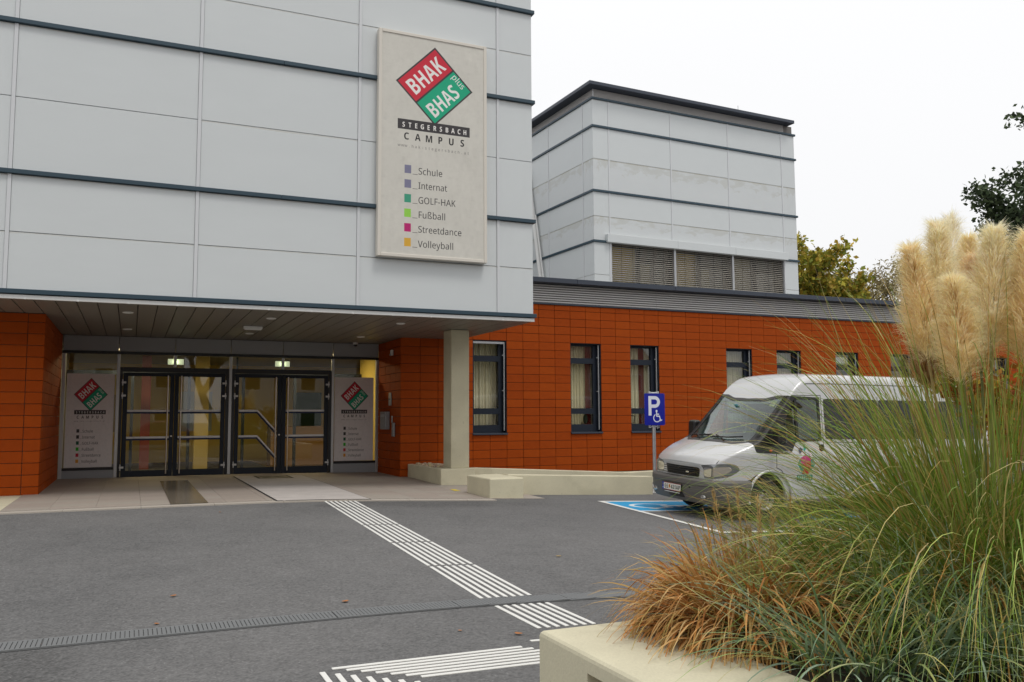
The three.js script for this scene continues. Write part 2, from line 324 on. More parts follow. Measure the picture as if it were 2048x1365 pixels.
  // concrete column carrying the corner
  mesh('column', metreUV(rbox(0.44, 0.84, 0.23, SOF - 0.003, -2.32, -1.84, 0.02, 2), 0.45, 0.2, 0.6), M.concrete, main);
  // orange side wall left of the doors: front and return
  const lw = part('side_wall', main), XL = -6.976, ZL = -1.862, cells = [], cells2 = [], ys = [0.0]; for (let y = 0.139; y < 3.05; y += TH) ys.push(y); ys.push(SOF - 0.006);
  const xs = [XL, XL - 0.26]; for (let i = 1; i < 11; i++) xs.push(XL - 0.26 - TW * i); const zs = [ZL]; for (let z = ZL - TW; z > ZD; z -= TW) zs.push(z); zs.push(ZD - 0.02);
  for (let j = 0; j + 1 < ys.length; j++) {
    for (let i = 0; i + 1 < xs.length; i++) cells.push({ x0: xs[i + 1], x1: xs[i], y0: ys[j], y1: ys[j + 1], rank: -i });
    for (let i = 0; i + 1 < zs.length; i++) cells2.push({ x0: -zs[i], x1: -zs[i + 1], y0: ys[j], y1: ys[j + 1], rank: -i });
  }
  reseed(17); tileWall(lw, cells, (x, y) => new THREE.Vector3(x, y, ZL - 0.014), 0, 90); tileWall(lw, cells2, (x, y) => new THREE.Vector3(XL - 0.014, y, -x), Math.PI / 2, 180);
}
// entrance screen
const inkText = (c, s, x, y, size, font, fill, width) => { c.fillStyle = fill; c.font = `${font} ${size}px sans-serif`; c.textBaseline = 'alphabetic'; const w = c.measureText(s).width; c.save(); c.translate(x, y); if (width) c.scale(width / w, 1); c.fillText(s, 0, 0); c.restore(); };
function spaced(c, s, x0, x1, y, size, font, fill, sx = 1) { c.fillStyle = fill; c.font = `${font} ${size}px sans-serif`; c.textBaseline = 'alphabetic'; c.textAlign = 'center'; const n = s.length; for (let i = 0; i < n; i++) { c.save(); c.translate(lerp(x0, x1, n > 1 ? i / (n - 1) : 0), y); c.scale(sx, 1); c.fillText(s[i], 0, 0); c.restore(); } c.textAlign = 'left'; }
const campusArt = (paper, cols) => canvasTex(1024, 2046, (c, W, H) => {
  c.fillStyle = paper; c.fillRect(0, 0, W, H);
  reseed(66); for (let i = 0; i < 9000; i++) { c.fillStyle = `rgba(${rnd() < 0.5 ? '90,85,75' : '255,255,250'},${0.018 * rnd()})`; const s = rr(2, 46); c.fillRect(rr(-20, W), rr(-20, H), s, s * rr(0.3, 2)); }
  const ink = '#3d3a3c';
  c.save(); c.translate(0.508 * W, 0.224 * H); c.rotate(-Math.PI / 4); const a = 0.252 * W; // half side
  c.fillStyle = ink; c.fillRect(-a, -a, 2 * a, 2 * a); const e = 14;
  c.fillStyle = '#c8283c'; c.fillRect(-a + e, -a + e, 2 * a - 2 * e, a - e - 8); c.fillStyle = '#12a47c'; c.fillRect(-a + e, 8, 2 * a - 2 * e, a - e - 8);
  inkText(c, 'BHAK', -a + 44, -48, 206, 'bold', '#e9e6e2', 2 * a - 92); inkText(c, 'BHAS', -a + 40, a - 46, 190, 'bold', '#e9e6e2', 1.42 * a);
  c.save(); c.translate(a - 26, 30); c.rotate(Math.PI / 2); inkText(c, 'plus', 0, 44, 78, '', '#e9e6e2', 150); c.restore();
  c.restore();
  c.fillStyle = ink; c.fillRect(0.172 * W, 0.391 * H, 0.664 * W, 0.045 * H);
  spaced(c, 'STEGERSBACH', 0.225 * W, 0.79 * W, 0.426 * H, 62, 'bold', '#ece9e4', 0.82); spaced(c, 'CAMPUS', 0.25 * W, 0.765 * W, 0.4815 * H, 88, 'bold', '#262527', 0.92);
  spaced(c, 'www.hak-stegersbach.at', 0.185 * W, 0.822 * W, 0.5155 * H, 36, '', '#77736f');
  ['Schule', 'Internat', 'GOLF-HAK', 'Fußball', 'Streetdance', 'Volleyball'].forEach((s, i) => {
    const y = (0.594 + 0.0642 * i) * H; c.fillStyle = cols[i]; c.fillRect(0.235 * W, y, 0.059 * W, 0.0365 * H);
    c.fillStyle = '#454345'; c.fillRect(0.308 * W, y + 0.0372 * H, 0.045 * W, 4); inkText(c, s, 0.357 * W, y + 0.0365 * H, 82, '', '#333133', [0.225, 0.266, 0.345, 0.255, 0.405, 0.33][i] * W);
  });
});
const bannerArt = campusArt('#cfccc3', ['#7d7c95', '#7d7c95', '#3f9a7c', '#93d04e', '#b8186c', '#d9a83a']);
const boardArt = campusArt('#e3dedc', ['#3a3a3c', '#3a3a3c', '#1c5a40', '#35b52c', '#bb1c34', '#d99a2c']);
{
  const sc = part('entrance_screen', main), put = (n, g, m) => mesh(n, g, m, sc);
  // head panels and glazing bars
  const mulX = [-6.96, -5.86, -4.70, -3.50, -2.32, -1.13, 0.0];
  for (let i = 0; i + 1 < mulX.length; i++) put('header_panel', rbox(mulX[i] + 0.008, mulX[i + 1] - 0.008, 2.765, SOF - 0.004, ZD - 0.05, ZD, 0.004, 1), M.header);
  put('head_beam', box(-6.97, 0.0, 2.70, 2.76, ZD - 0.06, ZD + 0.02), M.blackFrame);
  mulX.forEach((x, i) => { const short = i === 2 || i === 4, wide = i === 0 || i === 6 ? 0.035 : 0.032; put('glazing_post', rbox(x - wide + (i === 0 ? 0.03 : i === 6 ? -0.03 : 0), x + wide + (i === 0 ? 0.03 : i === 6 ? -0.03 : 0), short ? 2.43 : G(x, ZD) + 0.01, 2.70, ZD - 0.07, ZD + 0.015, 0.005, 1), M.alu); });
  for (let i = 0; i + 1 < mulX.length; i++) put('transom_pane', box(mulX[i] + 0.034, mulX[i + 1] - 0.034, i === 0 || i === 5 ? 0.235 : 2.425, 2.70, ZD - 0.045, ZD - 0.043), M.glass);
  for (const [a, b] of [[-6.93, -5.895], [-1.095, -0.035]]) { put('sill_bar', box(a, b, 0.18, 0.235, ZD - 0.06, ZD + 0.012), M.blackFrame); put('plinth_panel', box(a, b, G(a, ZD) - 0.03, 0.178, ZD - 0.05, ZD), M.header); }
  put('threshold', box(-5.82, -1.17, -0.10, 0.006 - 0.03, ZD - 0.07, ZD + 0.03), M.alu);
  // doors
  const leaf = (name, x0, x1, gx0, gx1, hingeLeft, fancy, outer) => {
    const d = part(name, main), y0 = -0.02, y1 = 2.30;
    const s = new THREE.Shape([[x0, y0], [x1, y0], [x1, y1], [x0, y1]].map((p) => new THREE.Vector2(...p))), h = new THREE.Path([[gx0, 0.145], [gx0, 2.225], [gx1, 2.225], [gx1, 0.145]].map((p) => new THREE.Vector2(...p))); s.holes.push(h);
    mesh('leaf_frame', new THREE.ExtrudeGeometry(s, { depth: 0.06, bevelEnabled: true, bevelSize: -0.004, bevelThickness: 0.004, bevelSegments: 1 }).translate(0, 0, ZD - 0.055), M.frame, d);
    mesh('pane', box(gx0, gx1, 0.145, 2.225, ZD - 0.028, ZD - 0.026), M.glass, d);
    for (const y of [1.455, 0.865]) {
      const pts = fancy ? [[gx0 + 0.01, y], [gx0 + 0.43, y], [gx1 - 0.005, y - 0.5]] : [[gx0, y], [gx1, y]], th = 0.045, tape = (off, t) => { const up = pts.map(([a, b]) => [a, b + off]), dn = pts.map(([a, b], i) => [a - (fancy && i ? 0.02 : 0), b + off - t]).reverse(); return extrude([...up, ...dn], 0.003); };
      mesh('safety_stripe', tape(0.022, th).translate(0, 0, ZD - 0.0255), mat([0.80, 0.80, 0.80], 0.6), d); mesh('safety_stripe', tape(0.022 - th, 0.04).translate(0, 0, ZD - 0.0255), mat([0.012, 0.022, 0.07], 0.6), d);
    }
    const hx = hingeLeft ? x1 - 0.135 : x0 + 0.135; const hd = mesh('handle', merge([bar([hx, 0.06, ZD + 0.07], [hx, 2.24, ZD + 0.07], 0.016, 14), bar([hx, 0.35, ZD + 0.002], [hx, 0.35, ZD + 0.07], 0.010), bar([hx, 1.95, ZD + 0.002], [hx, 1.95, ZD + 0.07], 0.010)]), M.steel, d);
    const e = hingeLeft ? x0 - 0.01 : x1 + 0.01, sg = hingeLeft ? 1 : -1;
    for (const y of [2.08, 1.79, 0.22]) mesh('hinge', merge([rbox(e - 0.012, e + 0.012, y - 0.07, y + 0.07, ZD + 0.004, ZD + 0.03, 0.005, 1), rbox(e - (sg > 0 ? 0.02 : 0.07), e + (sg > 0 ? 0.07 : 0.02), y - 0.022, y + 0.022, ZD + 0.008, ZD + 0.035, 0.005, 1)]), mat([0.6, 0.6, 0.6], 0.35, 0.5), d);
    if (fancy || name === 'entrance_door') { const lx = hingeLeft ? x1 - 0.04 : x0 + 0.04; if (hingeLeft) mesh('lock_cylinder', new THREE.CylinderGeometry(0.018, 0.018, 0.02, 14).rotateX(Math.PI / 2).translate(lx, 0.89, ZD + 0.012), M.steel, d); }
  };
  put('door_frame', merge([box(-5.825, -5.765, -0.02, 2.42, ZD - 0.06, ZD + 0.005), box(-3.605, -3.535, -0.02, 2.42, ZD - 0.06, ZD + 0.005), box(-5.764, -3.606, 2.315, 2.42, ZD - 0.06, ZD + 0.005)]), M.blackFrame);
  put('door_frame', merge([box(-3.465, -3.40, -0.05, 2.42, ZD - 0.06, ZD + 0.005), box(-1.235, -1.165, -0.05, 2.42, ZD - 0.06, ZD + 0.005), box(-3.399, -1.236, 2.315, 2.42, ZD - 0.06, ZD + 0.005)]), M.blackFrame);
  leaf('entrance_door', -5.755, -4.705, -5.66, -4.79, true, false); leaf('entrance_door', -4.695, -3.615, -4.61, -3.70, false, false);
  leaf('entrance_door', -3.39, -2.345, -3.31, -2.43, true, true); leaf('entrance_door', -2.335, -1.245, -2.24, -1.33, false, false);
}
for (const [x0, x1, l] of [[-6.86, -5.93, 'printed white notice board behind the glass next to the left orange wall'], [-1.08, -0.12, 'printed white notice board behind the glass next to the letterbox wall']]) {
  const b = thing('notice_board', l, 'notice board', [0, 0, 0], null);
  mesh('board', box(x0, x1, 0.24, 2.265, ZD - 0.040, ZD - 0.022), mat([0.6, 0.57, 0.57], 0.7), b);
  const pg = new THREE.PlaneGeometry(x1 - x0, 2.02); pg.translate((x0 + x1) / 2, 1.2525, ZD - 0.019); mesh('print', pg, mat(0xffffff, 0.6, 0, { map: boardArt }), b);
}
{ // lobby behind the doors
  const lb = part('lobby', main), y1 = 2.93;
  const floorT = dataTex(256, (() => { const f = fractal(5, 4, 88); return (u, v) => { const k = 1 + 0.3 * (f(u, v) - 0.5); return lc(0.30 * k, 0.215 * k, 0.14 * k); }; })(), true);
  mesh('floor_bed', box(-9.3, 2.2, -0.3, -0.075, -13.2, ZD - 0.075), M.substructure, lb);
  const fm = mat(0xffffff, 0.22, 0, { map: floorT });
  for (let x = -9.2; x < 2; x += 0.9) for (let z = ZD - 0.08; z > -13; z -= 0.9) mesh('floor_tile', box(x, x + 0.89, -0.074, -0.05, Math.max(z - 0.89, -13.1), z), fm, lb);
  mesh('lobby_ceiling', box(-9.4, 2.3, y1, SOF + 0.0, -13.2, ZD - 0.062), mat([0.42, 0.40, 0.36], 0.8), lb);
  mesh('lobby_wall', box(-9.5, 2.3, -0.1, y1, -13.4, -13.2), M.plaster, lb); mesh('lobby_wall', box(-9.5, -9.3, -0.1, y1, -13.2, ZD - 0.08), M.plaster, lb); mesh('lobby_wall', box(2.2, 2.4, -0.1, y1, -13.2, -8), M.plaster, lb);
  mesh('lobby_wall', box(0.10, 0.3, -0.1, y1, -8.2, ZD - 0.02), M.plaster, lb); mesh('lobby_wall', box(0.3, 2.4, -0.1, y1, -8.2, -8.0), M.plaster, lb);
  mesh('lobby_pillar', box(-4.05, -3.7, -0.05, y1, -9.6, -9.25), mat([0.55, 0.42, 0.15], 0.8), lb); mesh('lobby_pillar', box(-5.35, -5.12, -0.05, y1, -9.9, -9.6), mat([0.24, 0.05, 0.03], 0.7), lb);
  mesh('counter', rbox(-2.0, 0.1, -0.05, 1.05, -10.6, -9.9, 0.02), mat([0.28, 0.16, 0.05], 0.5), lb); mesh('door_panel', box(-0.8, 0.05, -0.05, 2.1, -13.19, -13.12), mat([0.02, 0.08, 0.045], 0.6), lb);
  mesh('poster', box(-4.2, -3.3, 0.9, 2.1, -13.19, -13.17), mat([0.42, 0.45, 0.40], 0.7), lb); mesh('pin_board', box(-7.8, -6.0, 0.9, 2.0, -13.19, -13.16), mat([0.34, 0.22, 0.06], 0.8), lb);
  mesh('inner_screen', merge([box(-7, 0.1, 2.35, 2.45, -8.1, -8.02), ...[-6.9, -5.6, -4.3, -3.0, -1.7, -0.4].map((x) => box(x, x + 0.07, -0.05, 2.35, -8.1, -8.02))]), M.frame, lb);
}
{ // two lit ceiling panels in the lobby, one lit wall tube, two escape-route boxes over the doors
  const warm = lin(1, 0.80, 0.42);
  for (const x of [-5.6, -1.4]) {
    const p = thing('ceiling_light', x < -3 ? 'lit warm ceiling panel behind the left pair of entrance doors' : 'lit warm ceiling panel behind the right pair of entrance doors', 'ceiling light', [x, 2.90, -7.2], 'lobby ceiling panels');
    mesh('light_frame', merge([box(-0.62, 0.62, 0, 0.028, -0.32, -0.29), box(-0.62, 0.62, 0, 0.028, 0.29, 0.32), box(-0.62, -0.59, 0, 0.028, -0.29, 0.29), box(0.59, 0.62, 0, 0.028, -0.29, 0.29)]), M.whiteMetal, p);
    mesh('light_panel', box(-0.588, 0.588, 0.008, 0.02, -0.288, 0.288), new THREE.MeshStandardMaterial({ color: 0xffffff, emissive: warm, emissiveIntensity: 1.4 }), p);
    const l = new THREE.RectAreaLight(warm, 20, 1.16, 0.56); l.position.set(0, -0.004, 0); l.rotation.x = -Math.PI / 2; p.add(l);
  }
  const t = thing('wall_lamp', 'glowing upright lamp tube on a post deep in the lobby', 'lamp', [-3.02, 0.98, -9.0]);
  mesh('lamp_tube', new THREE.CapsuleGeometry(0.045, 0.42, 6, 14).translate(0, 0.66, 0), new THREE.MeshStandardMaterial({ color: 0xffffff, emissive: lin(1, 0.86, 0.4), emissiveIntensity: 3.2 }), t); mesh('lamp_post', box(-0.025, 0.025, -1.03, 1.95, -0.09, -0.05), M.frame, t);
  const pl = new THREE.PointLight(lin(1, 0.86, 0.4), 1.2, 0); pl.position.set(0, 0.66, 0.0); pl.castShadow = true; t.add(pl);
  for (const [x, w] of [[-4.68, 'left'], [-2.30, 'right']]) {
    const s = thing('exit_sign', w === 'left' ? 'pale lit sign box above the left pair of entrance doors' : 'pale lit sign box above the right pair of entrance doors', 'sign box', [x, 2.57, ZD - 0.22]);
    mesh('sign_face', rbox(-0.17, 0.17, -0.065, 0.065, -0.02, 0.02, 0.01), new THREE.MeshStandardMaterial({ color: lin(0.7, 0.75, 0.6), emissive: lin(0.75, 0.8, 0.52), emissiveIntensity: 0.45 }), s); mesh('bracket', box(-0.01, 0.01, 0.066, 0.36, -0.01, 0.01), M.frame, s);
    const q = new THREE.PointLight(lin(0.75, 0.8, 0.52), 0.05); q.position.set(0, 0, 0.06); q.castShadow = true; s.add(q);
  }
}
{ // banner on the facade
  const b = thing('wall_banner', 'tall printed campus banner in a white frame on the panelled facade', 'banner'), x0 = -1.675, x1 = 0.43, y0 = 4.145, y1 = 8.34;
  const fr = mat([0.66, 0.62, 0.55], 0.5), w = 0.06;
  mesh('frame_bar', rbox(x0, x0 + w, y0, y1, 0.02, 0.165, 0.008), fr, b); mesh('frame_bar', rbox(x1 - w, x1, y0, y1, 0.02, 0.165, 0.008), fr, b);
  mesh('frame_bar', rbox(x0 + w + 0.001, x1 - w - 0.001, y0, y0 + w, 0.02, 0.165, 0.008), fr, b); mesh('frame_bar', rbox(x0 + w + 0.001, x1 - w - 0.001, y1 - w, y1, 0.02, 0.165, 0.008), fr, b);
  const pg = new THREE.PlaneGeometry(x1 - x0 - 2 * w, y1 - y0 - 2 * w, 60, 120), p = pg.attributes.position, uv = pg.attributes.uv, f = fractal(6, 3, 909);
  for (let i = 0; i < p.count; i++) { const u = uv.getX(i), v = uv.getY(i), e = Math.min(u, 1 - u, v, 1 - v); p.setZ(i, 0.013 * smooth(0, 0.08, e) * (f(u, v) - 0.5) + 0.004 * Math.sin((u * 5 + v * 17)) * smooth(0, 0.1, e)); }
  // print covers the whole banner: shift uv to the visible sheet
  for (let i = 0; i < uv.count; i++) uv.setXY(i, lerp(w / (x1 - x0), 1 - w / (x1 - x0), uv.getX(i)), lerp(w / (y1 - y0), 1 - w / (y1 - y0), uv.getY(i)));
  pg.computeVertexNormals(); pg.translate((x0 + x1) / 2, (y0 + y1) / 2, 0.150); mesh('banner_sheet', pg, mat(0xffffff, 0.75, 0, { map: bannerArt }), b);
  mesh('backing', box(x0 + w, x1 - w, y0 + w, y1 - w, 0.03, 0.10), M.joint, b);
}
{ // fittings on the side wall by the right notice board
  const X = -0.006, put = (n, l, c, g, m) => { const t = thing(n, l, c); mesh('body', g, m, t); return t; };
  const mb = put('letterbox', 'grey metal letterbox on the orange wall beside the doors', 'letterbox', rbox(X - 0.12, X - 0.006, 1.0, 1.42, -5.28, -4.82, 0.012), mat([0.30, 0.31, 0.32], 0.45, 0.3)); mesh('flap', rbox(X - 0.128, X - 0.121, 1.30, 1.36, -5.22, -4.88, 0.003, 1), M.alu, mb);
  const ic = put('intercom', 'slim pale intercom panel under the letterbox wall edge', 'intercom', rbox(X - 0.05, X - 0.006, 0.84, 1.16, -4.52, -4.36, 0.01), M.header); mesh('button', new THREE.CylinderGeometry(0.015, 0.015, 0.02, 14).rotateZ(Math.PI / 2).translate(X - 0.055, 1.02, -4.44), M.steel, ic);
  const pl = put('name_plate', 'pale name plate high on the orange wall by the doors', 'plate', rbox(X - 0.03, X - 0.006, 1.56, 1.86, -4.86, -4.68, 0.006), mat([0.45, 0.44, 0.42], 0.5)); mesh('engraved_line', box(X - 0.033, X - 0.0305, 1.70, 1.72, -4.83, -4.71), M.frame, pl);
  const se = put('motion_sensor', 'small white sensor near the soffit on the orange wall', 'sensor', rbox(X - 0.07, X - 0.006, 2.72, 2.86, -4.62, -4.53, 0.02), M.whiteMetal); mesh('sensor_eye', new THREE.SphereGeometry(0.03, 16, 10).translate(X - 0.068, 2.74, -4.575), M.header, se);
  const kb = put('key_switch', 'small steel key switch beside the letterbox', 'switch', rbox(X - 0.035, X - 0.006, 1.16, 1.32, -4.62, -4.55, 0.006), M.alu); mesh('key_slot', box(X - 0.038, X - 0.0352, 1.22, 1.25, -4.59, -4.58), M.dark, kb);
}

// ---------------------------------------------------------------- low orange wing
const wing = thing('orange_wing', 'low wing clad in orange clay tiles with tall narrow windows', 'building');
const T0 = 3.9226, YT = 3.9017, XR = 27;
{
  const winN = [-5, 1, 5, 12, 16, 21, 26, 32, 36, 42], W = winN.map((n) => [T0 + TW * n, T0 + TW * (n + 2)]), WY0 = YT - 15 * TH, WY1 = YT - 4 * TH;
  // cladding cells
  const xs = [0]; for (let x = T0 - 8 * TW; x < XR; x += TW) xs.push(x); xs.push(XR);
  const ys = [4.035]; for (let k = 0; k < 21; k++) ys.push(YT - TH * k);
  const cells = []; for (let i = 0; i + 1 < xs.length; i++) for (let j = 0; j + 1 < ys.length; j++) {
    const cx = (xs[i] + xs[i + 1]) / 2, cy = (ys[j] + ys[j + 1]) / 2; if (cy > WY0 && cy < WY1 && W.some(([a, b]) => cx > a && cx < b)) continue;
    if (cx > 8 && cy < 0.3) { /* hidden by the van and planting, still built */ }
    cells.push({ x0: xs[i], x1: xs[i + 1], y0: ys[j + 1], y1: ys[j], rank: -cx });
  }
  const cw = part('tile_cladding', wing); reseed(91); tileWall(cw, cells, (x, y) => new THREE.Vector3(x, y, ZW - 0.014), 0, 300);
  const rw = part('return_cladding', wing), c2 = []; for (let z = 0; z > ZD - ZW; z -= TW) for (let j = 1; j + 1 < ys.length; j++) { if (ys[j + 1] > SOF) continue; c2.push({ x0: -ZW - z, x1: Math.min(-ZW - z + TW, -ZD), y0: ys[j + 1], y1: Math.min(ys[j], SOF - 0.005), rank: z }); }
  tileWall(rw, c2, (x, y) => new THREE.Vector3(0.014 - 0.006, y, -x), -Math.PI / 2, 120);
  // wall behind the tiles, in pieces round the windows
  const core = [], zf = ZW - 0.045, zb = ZW - 0.36; let x = 0.03;
  for (const [a, b] of W) { core.push(box(x, a, -0.7, 4.0, zb, zf)); core.push(box(a, b, -0.7, WY0 - 0.035, zb, zf)); core.push(box(a, b, WY1, 4.0, zb, zf)); x = b; } core.push(box(x, XR, -0.7, 4.0, zb, zf));
  mesh('wall_core', merge(core), M.substructure, wing);
  mesh('wall_core', merge([box(0.03, 0.1, -0.4, SOF + 0.02, ZD - 0.05, zb), box(0.03, XR, 4.001, 4.06, -14, ZW - 0.02)]), M.substructure, wing);
  mesh('plinth', metreUV(box(0.9, XR, -0.9, YT - 20 * TH - 0.01, ZW - 0.03, ZW - 0.003), 0.4), M.concrete, wing);
  // office rooms behind the glass
  mesh('room_shell', merge([box(0.4, XR, -0.2, 0.0, -8, zb), box(0.4, XR, 3.4, 3.5, -8, zb), box(0.4, XR, 0, 3.4, -8.1, -8), box(3.5, 3.6, 0, 3.4, -8, zb), box(8, 8.1, 0, 3.4, -8, zb), box(12.4, 12.5, 0, 3.4, -8, zb), box(0.4, 0.5, 0, 3.4, -8, zb), box(XR - 0.1, XR, 0, 3.4, -8, zb)]), M.room, wing);
  const curt = [mat([0.70, 0.62, 0.44], 0.9), mat([0.66, 0.57, 0.37], 0.9), mat([0.30, 0.045, 0.03], 0.9)];
  reseed(8);
  W.forEach(([a, b], i) => { // frames: posts, transoms, panes, guide rail, sill, reveal
    const w = part('window', wing), zo = ZW - 0.16, zi = ZW - 0.235, F = M.frame;
    mesh('reveal', merge([box(a, a + 0.012, WY0, WY1, zi, ZW - 0.018), box(b - 0.012, b, WY0, WY1, zi, ZW - 0.018), box(a + 0.012, b - 0.012, WY1 - 0.012, WY1, zi, ZW - 0.018)]), M.frame, w);
    const bars = [box(a + 0.012, a + 0.085, WY0, WY1 - 0.012, zi, zo), box(b - 0.15, b - 0.012, WY0, WY1 - 0.012, zi, zo)];
    for (const [y0, y1] of [[WY0, WY0 + 0.185], [1.345, 1.485], [2.605, 2.745], [3.045, WY1 - 0.012]]) bars.push(box(a + 0.0851, b - 0.1501, y0, y1, zi + 0.002, zo - 0.002));
    mesh('window_frame', merge(bars), F, w);
    for (const [y0, y1] of [[WY0 + 0.185, 1.345], [1.485, 2.605], [2.745, 3.045]]) mesh('pane', box(a + 0.086, b - 0.151, y0, y1, zo - 0.045, zo - 0.043), M.glass, w);
    mesh('blind_rail', merge([box(b - 0.052, b - 0.028, WY0 + 0.05, WY1 - 0.03, ZW - 0.09, ZW - 0.06), box(b - 0.09, b - 0.052, 1.9, 1.915, ZW - 0.085, ZW - 0.07), box(b - 0.09, b - 0.052, 2.75, 2.765, ZW - 0.085, ZW - 0.07)]), M.alu, w);
    if (i === 0) mesh('blind_box', merge([box(a + 0.013, b - 0.053, WY1 - 0.075, WY1 - 0.025, ZW - 0.10, ZW - 0.045)]), M.alu, w);
    if (i === 5) mesh('blind_box', box(a + 0.09, b - 0.16, 2.80, 2.98, ZW - 0.30, ZW - 0.26), M.whiteMetal, w);
    mesh('sill', rbox(a - 0.012, b + 0.012, WY0 - 0.045, WY0 - 0.003, zi, ZW + 0.045, 0.006), M.slate, w);
    // pleated curtain strips
    if (i !== 5 && i !== 6) {
      const x0 = a - 0.1, x1 = b + 0.1, n = 90, pos = [], idx = [];
      for (let k = 0; k <= n; k++) { const xx = lerp(x0, x1, k / n), zz = ZW - 0.42 + 0.022 * Math.sin(k * 0.9 + i) + 0.012 * Math.sin(k * 0.37 + 2 * i); for (const yy of [0.75, 3.25]) pos.push(xx, yy, zz); if (k < n) { const q = k * 2; idx.push(q, q + 2, q + 1, q + 1, q + 2, q + 3); } }
      const g = new THREE.BufferGeometry(); g.setAttribute('position', new THREE.Float32BufferAttribute(pos, 3)); g.setIndex(idx); g.computeVertexNormals(); mesh('curtain', g, curt[i % 2], w);
      if (i === 1 || i === 2) { const g2 = g.clone().scale(0.13, 1, 1).translate(b - 0.27 - 0.13 * (x0 + x1) / 2 + (i === 2 ? -0.05 : 0.08), 0, 0.05); mesh('curtain', g2, curt[2], w); }
    }
  });
  // louvred band, drip strip and roof edge
  const lv = part('louvre_band', wing); mesh('louvre_back', box(0.02, XR, 4.06, 4.55, ZW - 0.08, ZW - 0.05), M.substructure, lv);
  for (let k = 0; k < 8; k++) for (const [a, b] of [[XE - 0.4, 6.9], [6.905, 12.3], [12.305, 17.8], [17.805, XR]]) { // folded sheet slats
    const y = 4.085 + k * 0.058, s = extrude([[0, 0.004], [0.05, 0], [0.052, 0.014], [0.004, 0.040], [0, 0.040]], b - a); s.rotateY(-Math.PI / 2).rotateX(0); s.scale(1, 1, 1); s.rotateY(Math.PI); const m = mesh('louvre_slat', s, M.louver, lv); m.geometry.computeBoundingBox(); const bb = m.geometry.boundingBox; m.position.set(a - bb.min.x, y - bb.min.y, ZW - 0.045 - bb.min.z);
  }
  mesh('drip_strip', rbox(0.2, XR, 4.037, 4.079, ZW - 0.05, ZW + 0.03, 0.006), M.slate, wing);
  const rf = part('roof', wing); for (const [a, b] of [[0.4, 4.42], [4.425, 7.32], [7.325, 10.3], [10.305, 13.2], [13.205, 16.3], [16.305, 19.3], [19.305, 23], [23.005, XR + 0.3]]) mesh('roof_fascia', rbox(a, b, 4.545, 4.665, ZW - 0.2, ZW + 0.28, 0.008), M.slate, rf);
  mesh('roof_deck', box(0.4, XR + 0.2, 4.55, 4.64, -14, ZW - 0.201), mat([0.2, 0.2, 0.2], 0.9), rf);
}
{ // things on the window ledges
  const c = thing('cactus', 'small dark cactus in a red pot behind the window', 'cactus', [4.93, 0.955, ZW - 0.32]);
  const body = new THREE.SphereGeometry(0.055, 18, 16); { const p = body.attributes.position; for (let i = 0; i < p.count; i++) { const a = Math.atan2(p.getZ(i), p.getX(i)), k = 1 + 0.12 * Math.cos(a * 9); p.setX(i, p.getX(i) * k); p.setZ(i, p.getZ(i) * k); p.setY(i, p.getY(i) * 2.3 + 0.26); } body.computeVertexNormals(); }
  mesh('cactus_body', body, mat([0.035, 0.05, 0.025], 0.8), c); mesh('pot', new THREE.LatheGeometry([[0.0, 0], [0.07, 0], [0.085, 0.1], [0.1, 0.1], [0.1, 0.135], [0.08, 0.135], [0, 0.12]].map((p) => new THREE.Vector2(...p)), 20), mat([0.18, 0.03, 0.015], 0.7), c);
  const l = thing('desk_lamp', 'black desk lamp seen through the window behind the parking sign', 'lamp', [6.36, 0.95, ZW - 0.34]);
  mesh('base', new THREE.CylinderGeometry(0.06, 0.07, 0.03, 18).translate(0, 0.02, 0), M.frame, l); mesh('arm', merge([bar([0, 0.03, 0], [0.03, 0.34, 0], 0.01), bar([0.03, 0.34, 0], [-0.12, 0.36, 0], 0.01)]), M.frame, l); mesh('lamp_shade', new THREE.CylinderGeometry(0.02, 0.055, 0.07, 16, 1, true).rotateZ(0.3).translate(-0.13, 0.33, 0), mat([0.016, 0.022, 0.034], 0.4, 0, { side: THREE.DoubleSide }), l);
}

